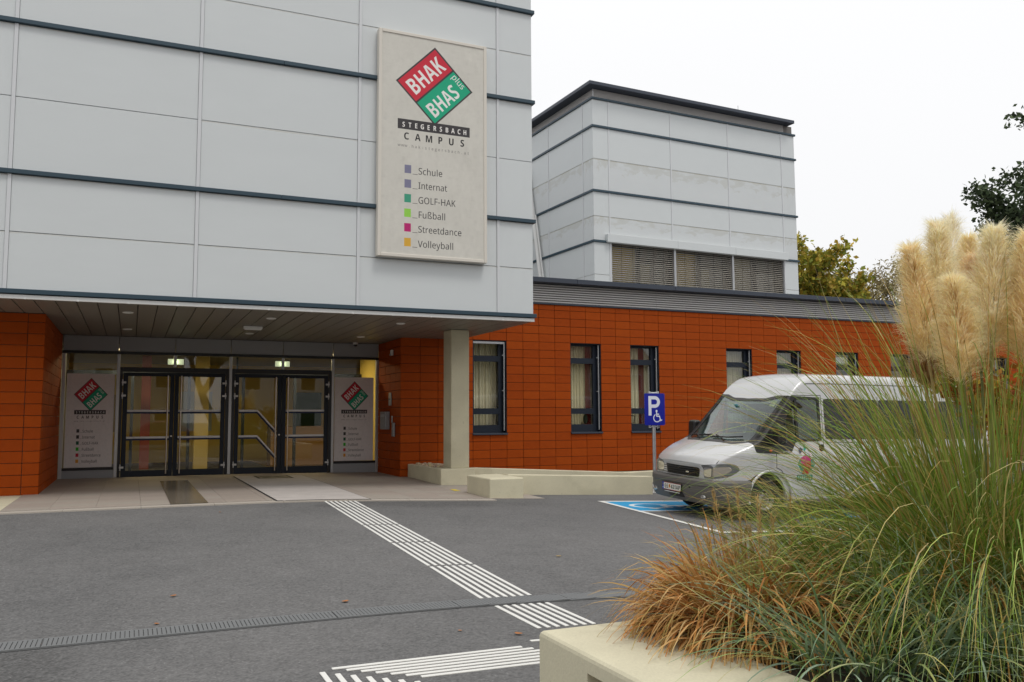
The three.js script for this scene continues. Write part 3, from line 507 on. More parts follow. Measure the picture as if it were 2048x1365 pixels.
// ---------------------------------------------------------------- tower block behind
const tower = thing('tower_block', 'grey panelled tower with dark overhanging roof behind the orange wing', 'building', [9.014, 0, -10.936]);
tower.rotation.y = 0.0431;
{
  const TE = 9.51, TM = [0.66, 3.377, 6.095, 8.813], SD = 11, SM = [0.707, 3.26, 5.97, 8.68], rows = [[4.6, 5.47], [5.48, 6.225], [6.235, 7.362], [7.442, 8.30], [8.31, 9.162], [9.242, 10.355], [10.365, 11.49], [11.57, 12.50]], bandY = [[7.364, 7.44], [9.164, 9.24], [11.492, 11.568], [12.502, 12.58]];
  mesh('core', box(0.05, TE - 0.05, 4.6, 12.9, -SD, -0.6), M.joint, tower); mesh('core', merge([box(0.05, 0.72, 4.6, 12.9, -0.6, -0.045), box(8.8, TE - 0.05, 4.6, 12.9, -0.6, -0.045), box(0.72, 8.8, 7.38, 12.9, -0.6, -0.045), box(0.72, 8.8, 4.6, 5.9, -0.6, -0.045)]), M.joint, tower);
  const fp = part('front_panels', tower), sp = part('side_panels', tower); reseed(300);
  const fx = [0, ...TM, TE];
  rows.forEach(([y0, y1], r) => { for (let i = 0; i + 1 < fx.length; i++) {
    if (r === 2 && i > 0 && i < 4) continue; if (r <= 1 && i > 0 && i < 4 && y1 > 5.9) continue;
    const st = r === 5 || r === 3; mesh('panel', rbox(fx[i] + (i ? 0.028 : 0), fx[i + 1] - (i < 4 ? 0.028 : 0), y0, y1, -0.044, 0, 0.004, 1), st ? M.panelStain[(i + r) % 4] : r % 2 ? M.panelLip[(i + r) % 3] : M.panel, fp);
  } });
  const sx = [0, ...SM, SD]; rows.forEach(([y0, y1], r) => { for (let i = 0; i + 1 < sx.length; i++) { const st = (r === 5) || r === 3; mesh('panel', rbox(0, 0.044, y0, y1, -sx[i + 1] + 0.028, -sx[i] - (i ? 0.028 : 0.046), 0.004, 1), st ? M.panelStain[(i + r + 1) % 4] : r % 2 ? M.panelLip[(i + r) % 3] : M.panel, sp); mesh('panel', rbox(TE - 0.044, TE, y0, y1, -sx[i + 1] + 0.028, -sx[i] - (i ? 0.028 : 0.046), 0.004, 1), M.panel, sp); } });
  const ml = part('mullions', tower), segs = [[4.6, 7.362], [7.442, 9.162], [9.242, 11.49], [11.57, 12.50]];
  TM.forEach((x, i) => segs.forEach(([a, b], k) => { if (k === 0 && i > 0 && i < 3) return; mesh('mullion', rbox(x - 0.026, x + 0.026, a, b, -0.04, 0.016, 0.004, 1), M.mullion, ml); }));
  SM.forEach((z) => segs.forEach(([a, b]) => mesh('mullion', rbox(-0.016, 0.04, a, b, -z - 0.026, -z + 0.026, 0.004, 1), M.mullion, ml)));
  const bd = part('bands', tower); bandY.forEach(([y0, y1], k) => { if (k === 0) { mesh('band', rbox(-0.055, 0.5, y0, y1, -0.03, 0.055, 0.006, 1), M.teal, bd); mesh('band', rbox(8.86, TE + 0.055, y0, y1, -0.03, 0.055, 0.006, 1), M.teal, bd); } else mesh('band', rbox(-0.055, TE + 0.055, y0, y1, -0.03, 0.055, 0.006, 1), M.teal, bd); mesh('band', rbox(-0.055, 0.03, y0, y1, -SD, -0.031, 0.006, 1), M.teal, bd); });
  // louvred neck and overhanging roof
  const nk = part('louvre_neck', tower); for (let k = 0; k < 7; k++) { const y = 12.60 + k * 0.041; mesh('louvre_slat', rbox(0.06, 8.98, y, y + 0.03, -0.06, -0.005, 0.006, 1), M.louver, nk); mesh('louvre_slat', rbox(0.04, 0.1, y, y + 0.03, -SD, -0.061, 0.006, 1), M.louver, nk); }
  mesh('corner_post', box(0.03, 0.058, 12.59, 12.88, -0.03, 0.0), M.mullion, nk); mesh('neck_back', box(0.1, 8.95, 12.58, 12.9, -SD, -0.062), M.substructure, nk);
  const rf = part('roof', tower); mesh('roof_fascia', rbox(-0.32, 5.0, 12.885, 13.01, -SD - 0.4, 0.36, 0.01), M.slate, rf); mesh('roof_fascia', rbox(5.005, TE - 0.28, 12.885, 13.01, -SD - 0.4, 0.36, 0.01), M.slate, rf);
  mesh('lightning_rod', bar([7.2, 13.01, -0.6], [7.2, 13.62, -0.6], 0.012, 6), M.alu, rf);
  // window strip with outside blinds
  const hb = part('blind_housing', tower); for (const [a, b] of [[0.47, 3.50], [3.504, 6.22], [6.224, 8.87]]) mesh('housing', rbox(a, b, 7.375, 7.665, -0.04, 0.16, 0.01), M.panelLip[1], hb);
  const cu = mat([0.66, 0.44, 0.09], 0.9), cu2 = mat([0.42, 0.34, 0.20], 0.9);
  mesh('room', merge([box(0.72, 8.8, 5.9, 5.98, -4, -0.6), box(0.72, 8.8, 7.5, 7.6, -4, -0.6), box(0.72, 8.8, 5.98, 7.5, -4.1, -4), box(0.72, 0.8, 5.98, 7.5, -4, -0.6), box(8.72, 8.8, 5.98, 7.5, -4, -0.6), box(6.2, 6.25, 5.98, 7.5, -4, -0.6)]), mat([0.58, 0.45, 0.18], 0.85), tower);
  const bays = [[0.72, 3.49], [3.51, 6.22], [6.24, 8.80]], mid = [2.05, 4.81, 7.51];
  bays.forEach(([a, b], i) => {
    const w = part('window', tower), m = mid[i];
    mesh('window_frame', merge([box(a, a + 0.07, 5.9, 7.44, -0.34, -0.26), box(b - 0.08, b, 5.9, 7.44, -0.34, -0.26), box(m - 0.06, m + 0.06, 5.9, 7.44, -0.34, -0.26), box(a + 0.07, m - 0.06, 7.36, 7.44, -0.34, -0.26), box(m + 0.06, b - 0.08, 7.36, 7.44, -0.34, -0.26), box(m + 0.06, b - 0.08, 6.84, 6.96, -0.345, -0.255), box(a + 0.07, m - 0.06, 5.9, 5.98, -0.34, -0.26), box(m + 0.06, b - 0.08, 5.9, 5.98, -0.34, -0.26)]), M.frame, w);
    mesh('pane', box(a + 0.071, m - 0.061, 5.98, 7.36, -0.302, -0.300), M.glass, w); mesh('pane', box(m + 0.061, b - 0.081, 5.98, 6.839, -0.302, -0.300), M.glass, w); mesh('pane', box(m + 0.061, b - 0.081, 6.961, 7.36, -0.302, -0.300), M.glass, w);
    mesh('curtain', box(a + 0.05, m - 0.02, 5.98, 7.42, -0.50, -0.48), i < 2 ? cu : cu2, w); mesh('curtain', box(m + 0.1, m + 0.62, 5.98, 6.85, -0.50, -0.48), i < 2 ? cu2 : mat([0.42, 0.38, 0.36], 0.9), w);
    const n = 19; for (let k = 0; k < n; k++) { const y = 5.96 + k * (7.37 - 5.96) / n + 0.02, s = new THREE.BoxGeometry(b - a - 0.06, 0.005, 0.075); s.rotateX(0.62); mesh('blind_slat', s.translate((a + b) / 2, y + 0.03, -0.10), M.blind, w); }
    for (const x of [a + 0.45, m - 0.4, m + 0.5, b - 0.5]) mesh('ladder_cord', box(x, x + 0.006, 5.95, 7.375, -0.062, -0.058), M.dark, w);
    mesh('guide_rail', box(a - 0.005, a + 0.03, 5.9, 7.376, -0.14, -0.03), M.alu, w); mesh('guide_rail', box(b - 0.03, b + 0.005, 5.9, 7.376, -0.14, -0.03), M.alu, w);
    if (i === 2) mesh('sill_upstand', box(a + 0.04, b - 0.04, 5.9, 6.07, -0.25, -0.2), mat([0.42, 0.40, 0.40], 0.7), w);
  });
}
{ // glazed link with its leaning white post, between the two grey blocks
  const lk = thing('glazed_link', 'dark glass link with a leaning white post between the grey blocks', 'building', [9.014, 0, -10.936]); lk.rotation.y = 0.0431;
  const post = bar([-0.12, 5.4, -3.45], [-0.12, 11.2, -4.75], 0.085, 14); mesh('leaning_post', post, M.whiteMetal, lk); mesh('leaning_post', bar([-0.10, 5.4, -3.25], [-0.10, 9.2, -4.15], 0.035, 10), M.whiteMetal, lk);
  mesh('glass_wall', box(-6, -0.05, 4.6, 11, -8.2, -8.17), mat([0.02, 0.05, 0.05], 0.08), lk); mesh('sill_panel', box(-6, -0.2, 4.6, 6.9, -5.1, -5.0), mat([0.42, 0.42, 0.47], 0.5), lk); mesh('cross_brace', merge([bar([-0.9, 4.7, -4.9], [0.1, 7.0, -4.9], 0.045), bar([0.0, 4.7, -4.85], [-1.1, 7.0, -4.85], 0.045)]), M.frame, lk); mesh('rail', box(-6, -0.1, 6.9, 6.98, -5.12, -4.95), M.frame, lk);
}

// ---------------------------------------------------------------- concrete walls, blocks and parking
{
  const pb = thing('concrete_planter_box', 'low concrete planter box of pebbles at the foot of the column', 'planter');
  const y1 = 0.235, x0 = 0.16, x1 = 0.90, z0 = -3.94, z1 = -1.66, t = 0.12;
  mesh('front_wall', metreUV(rbox(x0, x1, -0.3, y1, z1 - 0.72, z1, 0.018), 0.5), M.concrete, pb); mesh('side_wall', metreUV(rbox(x0, x0 + t, -0.3, y1 - 0.002, z0, z1 - 0.721, 0.014), 0.5), M.concrete, pb); mesh('side_wall', metreUV(rbox(x1 - t, x1, -0.3, y1 - 0.002, z0, z1 - 0.721, 0.014), 0.5), M.concrete, pb);
  mesh('pebble_bed', box(x0 + t, x1 - t, -0.1, y1 - 0.06, z0, z1 - 0.73), mat([0.2, 0.17, 0.13], 0.9), pb);
  const peb = new THREE.IcosahedronGeometry(0.032, 1); peb.scale(1, 0.6, 0.8); const inst = new THREE.InstancedMesh(peb, mat([0.55, 0.46, 0.34], 0.8), 420); reseed(3); const q = new THREE.Matrix4(), e = new THREE.Euler(), sc = new THREE.Vector3();
  for (let i = 0; i < 420; i++) { e.set(rr(0, 6), rr(0, 6), rr(0, 6)); const s = rr(0.6, 1.5); q.compose(new THREE.Vector3(rr(x0 + t + 0.03, x1 - t - 0.03), y1 - 0.05 + rr(0, 0.05), rr(z0 + 0.05, z1 - 0.78)), new THREE.Quaternion().setFromEuler(e), sc.set(s, s, s)); inst.setMatrixAt(i, q); const k = rr(0.55, 1.2); inst.setColorAt(i, lin(k, k * rr(0.85, 1), k * rr(0.7, 0.95))); }
  inst.name = 'pebbles'; inst.userData.kind = 'stuff'; pb.add(inst);
  const lb = thing('concrete_block', 'low pale concrete block at the corner of the entrance paving', 'concrete block'); mesh('block', metreUV(rbox(0.15, 0.80, -0.35, 0.21, -0.18, 0.94, 0.028, 3), 0.5, 0.3, 0.2), M.concrete, lb);
  // ramp wall, dropping gently to the right
  const slopeWall = (pts, z0, z1) => extrude(pts, z1 - z0, 0.012).translate(0, 0, z0);
  const rw = thing('ramp_wall', 'long low concrete ramp wall ending at the parking sign', 'wall'); mesh('wall_body', metreUV(slopeWall([[0.82, -0.5], [3.93, -0.6], [3.93, 0.07], [0.82, 0.205]], -0.02, 0.22), 0.5), M.concrete, rw);
  const bw = thing('kerb_wall', 'low concrete upstand along the foot of the orange wall', 'wall'); mesh('wall_body', metreUV(slopeWall([[0.93, -0.5], [4.6, -0.6], [4.6, 0.02], [0.93, 0.225]], -1.98, -1.78), 0.5, 0.4), M.concrete, bw);
  const bw2 = thing('kerb_wall', 'stepped end piece of the low concrete upstand beside the parking bay', 'wall'); mesh('wall_body', metreUV(slopeWall([[4.612, -0.6], [9.5, -0.8], [9.5, 0.10], [4.612, 0.015]], -2.0, -1.8), 0.5, 0.1), M.concrete, bw2);
  const ym = thing('yellow_marking', 'small yellow paint mark on the paving by the concrete block', 'marking'); mesh('paint', drape(0.02, 0.13, -0.75, -0.45, 0.013, 2, 2), mat([0.7, 0.55, 0.03], 0.7), ym);
}
{ // parking sign
  const s = thing('parking_sign', 'blue disabled parking sign on a grey post beside the ramp wall', 'sign', [4.21, G(4.21, -0.1), -0.1]);
  mesh('post', new THREE.CylinderGeometry(0.036, 0.036, 2.03, 16).translate(0, 1.0, 0), mat([0.45, 0.45, 0.46], 0.4, 0.7), s);
  mesh('base_bracket', merge([box(-0.07, -0.045, 0, 0.16, -0.04, 0.04), box(0.045, 0.07, 0, 0.16, -0.04, 0.04), box(-0.10, 0.10, 0, 0.012, -0.07, 0.07), box(-0.07, 0.07, 0.10, 0.12, 0.036, 0.05)]), M.whiteMetal, s);
  const art = canvasTex(512, 704, (c, w, h) => { c.fillStyle = '#0b1a92'; c.fillRect(0, 0, w, h); c.fillStyle = '#dfe1ea'; c.fillRect(100, 60, 74, 430); c.lineWidth = 74; c.strokeStyle = '#dfe1ea'; c.beginPath(); c.moveTo(150, 97); c.lineTo(255, 97); c.arc(262, 190, 93, -Math.PI / 2, Math.PI / 2); c.lineTo(150, 283); c.stroke();
    c.lineWidth = 18; c.beginPath(); c.arc(300, 390, 26, 0, 7); c.fill(); c.lineWidth = 26; c.beginPath(); c.moveTo(300, 410); c.lineTo(306, 505); c.lineTo(372, 505); c.lineTo(402, 600); c.lineTo(438, 585); c.stroke(); c.beginPath(); c.moveTo(304, 460); c.lineTo(362, 460); c.stroke(); c.lineWidth = 22; c.beginPath(); c.arc(310, 545, 84, -2.0, 2.2, true); c.arc(310, 545, 84, 2.2, 0.35, true); c.stroke(); });
  const hw = 0.228, y0 = 1.36, y1 = 2.01, sh = new THREE.Shape(), r = 0.03; sh.moveTo(-hw + r, y0); sh.lineTo(hw - r, y0); sh.quadraticCurveTo(hw, y0, hw, y0 + r); sh.lineTo(hw, y1 - r); sh.quadraticCurveTo(hw, y1, hw - r, y1); sh.lineTo(-hw + r, y1); sh.quadraticCurveTo(-hw, y1, -hw, y1 - r); sh.lineTo(-hw, y0 + r); sh.quadraticCurveTo(-hw, y0, -hw + r, y0);
  const pl = part('sign_plate', s); pl.position.z = 0.04; pl.rotation.y = -0.12; mesh('plate', new THREE.ExtrudeGeometry(sh, { depth: 0.006, bevelEnabled: false }), mat([0.004, 0.010, 0.28], 0.4), pl);
  const pg = new THREE.ShapeGeometry(sh), p = pg.attributes.position, uv = pg.attributes.uv; for (let i = 0; i < p.count; i++) uv.setXY(i, (p.getX(i) + hw) / (2 * hw), (p.getY(i) - y0) / (y1 - y0)); pg.translate(0, 0, 0.009); mesh('sign_print', pg, mat(0xffffff, 0.4, 0, { map: art }), pl);
  for (const y of [1.34, 2.03]) mesh('clamp', merge([box(-0.09, 0.12, y - 0.016, y + 0.006, -0.02, 0.012), box(-0.10, -0.07, y - 0.03, y + 0.02, -0.03, 0.012), box(0.10, 0.13, y - 0.03, y + 0.02, -0.03, 0.012)]), M.whiteMetal, s);
}
{ // painted disabled bay
  const b = thing('parking_bay_marking', 'white outline of the disabled bay with blue painted wheelchair field', 'road marking'), X0 = 2.0, Z0 = 1.42, Z1 = 4.92, X1 = 7.4;
  const line = (x0, x1, z0, z1) => mesh('white_line', drape(x0, x1, z0, z1, 0.008, 14, 8), M.whitePaint, b);
  line(X0, X1, Z0, Z0 + 0.1); line(X0, X0 + 0.1, Z0 + 0.1, Z1 - 0.1); line(X0, X1, Z1 - 0.1, Z1); line(X0 + 0.1, 3.4, 2.68, 2.76);
  const art = canvasTex(512, 512, (c) => { c.fillStyle = '#1b95c9'; c.fillRect(0, 0, 512, 512); reseed(12); for (let i = 0; i < 2600; i++) { c.fillStyle = `rgba(${rnd() < 0.5 ? '20,60,80' : '120,190,215'},${0.16 * rnd()})`; c.fillRect(rr(0, 512), rr(0, 512), rr(1, 9), rr(1, 9)); }
    c.save(); c.translate(256, 256); c.rotate(Math.PI / 2); c.translate(-256, -256); c.strokeStyle = c.fillStyle = '#d5dcdc'; c.lineWidth = 34; c.beginPath(); c.arc(236, 86, 30, 0, 7); c.fill(); c.beginPath(); c.moveTo(236, 120); c.lineTo(244, 270); c.lineTo(335, 270); c.lineTo(378, 390); c.lineTo(420, 372); c.stroke(); c.beginPath(); c.moveTo(240, 190); c.lineTo(320, 190); c.stroke(); c.lineWidth = 28; c.beginPath(); c.arc(248, 330, 118, -2.1, 0.4, true); c.stroke(); c.restore(); });
  mesh('blue_field', drape(X0 + 0.1, 3.9, Z0 + 0.1, 2.68, 0.006, 12, 6, 0), mat(0xffffff, 0.75, 0, { map: art }), b);
  mesh('blue_field', drape(4.6, 7.3, 2.8, 3.9, 0.006, 12, 6, 0.5), M.bluePaint, b);
}

// ---------------------------------------------------------------- vehicles: lofted bodies, openings cut out of a real shell
const ev = new Evaluator(); ev.attributes = ['position', 'normal']; ev.useGroups = false;
function curve(pts) { return (x) => { if (x <= pts[0][0]) return pts[0][1]; for (let i = 0; i + 1 < pts.length; i++) if (x <= pts[i + 1][0]) { // monotone-ish hermite
  const [x0, y0] = pts[i], [x1, y1] = pts[i + 1], p = pts[i - 1] ?? pts[i], q = pts[i + 2] ?? pts[i + 1], h = x1 - x0, d = (y1 - y0) / h;
  let m0 = p === pts[i] ? d : 0.5 * ((y0 - p[1]) / (x0 - p[0]) + d), m1 = q === pts[i + 1] ? d : 0.5 * ((q[1] - y1) / (q[0] - x1) + d);
  if (d === 0) m0 = m1 = 0; else { if (m0 / d < 0) m0 = 0; if (m1 / d < 0) m1 = 0; if (m0 / d > 3) m0 = 3 * d; if (m1 / d > 3) m1 = 3 * d; }
  const t = (x - x0) / h, t2 = t * t, t3 = t2 * t; return (2 * t3 - 3 * t2 + 1) * y0 + (t3 - 2 * t2 + t) * h * m0 + (-2 * t3 + 3 * t2) * y1 + (t3 - t2) * h * m1; }
  return pts[pts.length - 1][1]; }; }
function loft(S, inset, nx) {
  const { len, top, bottom, half, round, bow, crown } = S, p = [], idx = [], ring = [];
  const nSide = 22, nCor = 7, nTop = 9, K = 3 + nSide + nCor + nTop;
  for (let s = 0; s < nx; s++) {
    const t = s / (nx - 1), xx = inset + (len - 2 * inset) * (0.5 - 0.5 * Math.cos(Math.PI * t) + t) * 0.5, x = clamp(xx, inset, len - inset);
    const yt = top(x) - inset, yb = bottom(x) + inset, r = Math.min(round(x), (yt - yb) * 0.4), h = [];
    const W = (y) => half(x, y) - inset;
    h.push([0, yb], [W(yb) * 0.5, yb], [W(yb) * 0.94, yb]);
    for (let i = 0; i < nSide; i++) { const y = lerp(yb + 0.02, yt - r, i / (nSide - 1)); h.push([W(y), y]); }
    const wr = W(yt - r), tilt = (W(yt - r - 0.05) - wr) / 0.05;
    for (let i = 1; i <= nCor; i++) { const a = (i / nCor) * Math.PI / 2; h.push([wr - r * 1.15 * (1 - Math.cos(a)) - tilt * r * Math.sin(a) * (1 - i / nCor), yt - r + r * Math.sin(a)]); }
    const we = h[h.length - 1][0]; for (let i = 1; i <= nTop; i++) { const z = we * (1 - i / nTop); h.push([z, yt + crown * (1 - (z / we) ** 2)]); }
    const full = [...h, ...h.slice(1, -1).reverse().map(([z, y]) => [-z, y])];
    for (const [z, y] of full) p.push(x + bow(x, z), y, z);
    ring.push(full.length);
  }
  const n = ring[0];
  for (let s = 0; s + 1 < nx; s++) for (let i = 0; i < n; i++) { const a = s * n + i, b = s * n + (i + 1) % n, c = a + n, d = b + n; idx.push(a, c, b, b, c, d); }
  const cap = (s, flip) => { let cx = 0, cy = 0, cz = 0; for (let i = 0; i < n; i++) { cx += p[(s * n + i) * 3]; cy += p[(s * n + i) * 3 + 1]; cz += p[(s * n + i) * 3 + 2]; } const k = p.length / 3; p.push(cx / n - (flip ? 0 : 0), cy / n, cz / n); for (let i = 0; i < n; i++) { const a = s * n + i, b = s * n + (i + 1) % n; flip ? idx.push(k, b, a) : idx.push(k, a, b); } };
  cap(0, false); cap(nx - 1, true);
  const g = new THREE.BufferGeometry(); g.setAttribute('position', new THREE.Float32BufferAttribute(p, 3)); g.setIndex(idx);
  // orientation check: outward normals
  g.computeBoundingBox(); let vol = 0; const P = g.attributes.position, I = g.index; const A = new THREE.Vector3(), B = new THREE.Vector3(), C = new THREE.Vector3();
  for (let i = 0; i < I.count; i += 3) { A.fromBufferAttribute(P, I.getX(i)); B.fromBufferAttribute(P, I.getX(i + 1)); C.fromBufferAttribute(P, I.getX(i + 2)); vol += A.dot(B.cross(C)); }
  if (vol < 0) { const a = I.array; for (let i = 0; i < a.length; i += 3) { const q = a[i]; a[i] = a[i + 1]; a[i + 1] = q; } }
  return toCreasedNormals(g, 0.7);
}
const brush = (g) => { const q = g.index ? g : mergeVertices(g); const b = new Brush(q); b.updateMatrixWorld(); return b; };
const plain = (g) => { const q = g.clone(); for (const k of Object.keys(q.attributes)) if (k !== 'position' && k !== 'normal') q.deleteAttribute(k); return q; };
const op = (a, b, o) => { const r = ev.evaluate(a, b, o); r.updateMatrixWorld(); return r; };
const prismZ = (pts, z0, z1) => brush(plain(extrude(pts, z1 - z0).translate(0, 0, z0)));           // outline in x,y
const prismY = (pts, y0, y1) => brush(plain(extrude(pts.map(([x, z]) => [x, -z]), y1 - y0).rotateX(-Math.PI / 2).translate(0, y0, 0))); // outline in x,z
const prismX = (pts, x0, x1) => brush(plain(extrude(pts.map(([z, y]) => [-z, y]), x1 - x0).rotateY(Math.PI / 2).translate(x0, 0, 0))); // outline in z,y
const roundPoly = (pts, r) => { const o = []; const n = pts.length; for (let i = 0; i < n; i++) { const [x, y] = pts[i], a = pts[(i + n - 1) % n], b = pts[(i + 1) % n], la = Math.hypot(a[0] - x, a[1] - y), lb = Math.hypot(b[0] - x, b[1] - y), k = Math.min(r, la / 2.2, lb / 2.2); const A = [x + (a[0] - x) / la * k, y + (a[1] - y) / la * k], B = [x + (b[0] - x) / lb * k, y + (b[1] - y) / lb * k]; for (let j = 0; j <= 4; j++) { const t = j / 4; o.push([(1 - t) ** 2 * A[0] + 2 * t * (1 - t) * x + t * t * B[0], (1 - t) ** 2 * A[1] + 2 * t * (1 - t) * y + t * t * B[1]]); } } return o; };

M.silver = mat([0.575, 0.575, 0.57], 0.36, 0.15, { clearcoat: 0.8, clearcoatRoughness: 0.12 });
M.bumper = mat([0.125, 0.115, 0.105], 0.62);
M.black = mat([0.014, 0.013, 0.013], 0.42);
M.tint = mat([0.010, 0.010, 0.012], 0.04, 0, { ior: 1.45 });
M.carGlass = new THREE.MeshPhysicalMaterial({ color: lin(0.72, 0.80, 0.78), roughness: 0.01, transmission: 1, thickness: 0, ior: 1.6 });
M.underseal = mat([0.075, 0.072, 0.068], 0.85);
M.chrome = mat([0.8, 0.8, 0.8], 0.12, 1);
function makeWheel(parent, x, z, side, R = 0.335, w = 0.22, name = 'wheel') {
  const wg = part(name, parent); wg.position.set(x, R, z); if (side < 0) wg.rotation.y = Math.PI;
  const t = [[0.16, -w / 2], [0.22, -w / 2 - 0.004], [R - 0.03, -w / 2], [R - 0.006, -w / 2 + 0.03], [R, -w / 4], [R, w / 4], [R - 0.006, w / 2 - 0.03], [R - 0.03, w / 2], [0.22, w / 2 + 0.004], [0.16, w / 2]].map((q) => new THREE.Vector2(...q));
  mesh('tyre', new THREE.LatheGeometry(t, 40).rotateX(Math.PI / 2), M.rubber, wg);
  const rim = [[0.001, w / 2 - 0.05], [0.06, w / 2 - 0.05], [0.07, w / 2 - 0.02], [0.105, w / 2 - 0.045], [0.13, w / 2 - 0.06], [0.15, w / 2 - 0.01], [0.165, w / 2 + 0.004], [0.165, -w / 2]].map((q) => new THREE.Vector2(...q));
  mesh('rim', new THREE.LatheGeometry(rim, 40).rotateX(Math.PI / 2), mat([0.36, 0.34, 0.32], 0.5, 0.3), wg);
  const holes = []; for (let i = 0; i < 9; i++) { const a = i / 9 * 6.283; holes.push(new THREE.CylinderGeometry(0.017, 0.017, 0.02, 10).rotateX(Math.PI / 2).translate(0.118 * Math.cos(a), 0.118 * Math.sin(a), w / 2 - 0.052)); } mesh('rim_holes', merge(holes), M.dark, wg);
  mesh('hub', new THREE.CylinderGeometry(0.05, 0.06, 0.03, 18).rotateX(Math.PI / 2).translate(0, 0, w / 2 - 0.035), M.bumper, wg);
}
const VAN = (() => {
  const top = curve([[0, 0.86], [0.04, 0.925], [0.14, 1.0], [0.35, 1.105], [0.62, 1.205], [0.74, 1.262], [1.12, 1.60], [1.46, 1.93], [1.56, 2.05], [1.70, 2.18], [1.86, 2.275], [2.1, 2.325], [2.7, 2.345], [6.0, 2.345], [6.2, 2.27]]);
  const S = { len: 6.2, top, bottom: (x) => 0.30 - 0.0 * x, crown: 0.03,
    half: (x, y) => { const f = x < 1.0 ? 0.985 - 0.20 * Math.pow(1 - x / 1.0, 2.2) : x > 5.9 ? 0.985 - 0.05 * ((x - 5.9) / 0.3) ** 2 : 0.985; let w = f; w -= 0.030 * smooth(0.90, 0.70, y) * smooth(0.6, 1.4, x); if (y > 1.04) w -= 0.018 * smooth(1.04, 1.16, y) + 0.098 * (y - 1.04); w -= 0.03 * smooth(0.45, 0.28, y); return Math.max(0.3, w); },
    round: (x) => lerp(0.055, 0.13, smooth(1.4, 2.2, x)), bow: (x, z) => 0.17 * (z / 0.95) ** 2 * (1 - smooth(0.2, 1.9, x)) };
  return S;
})();
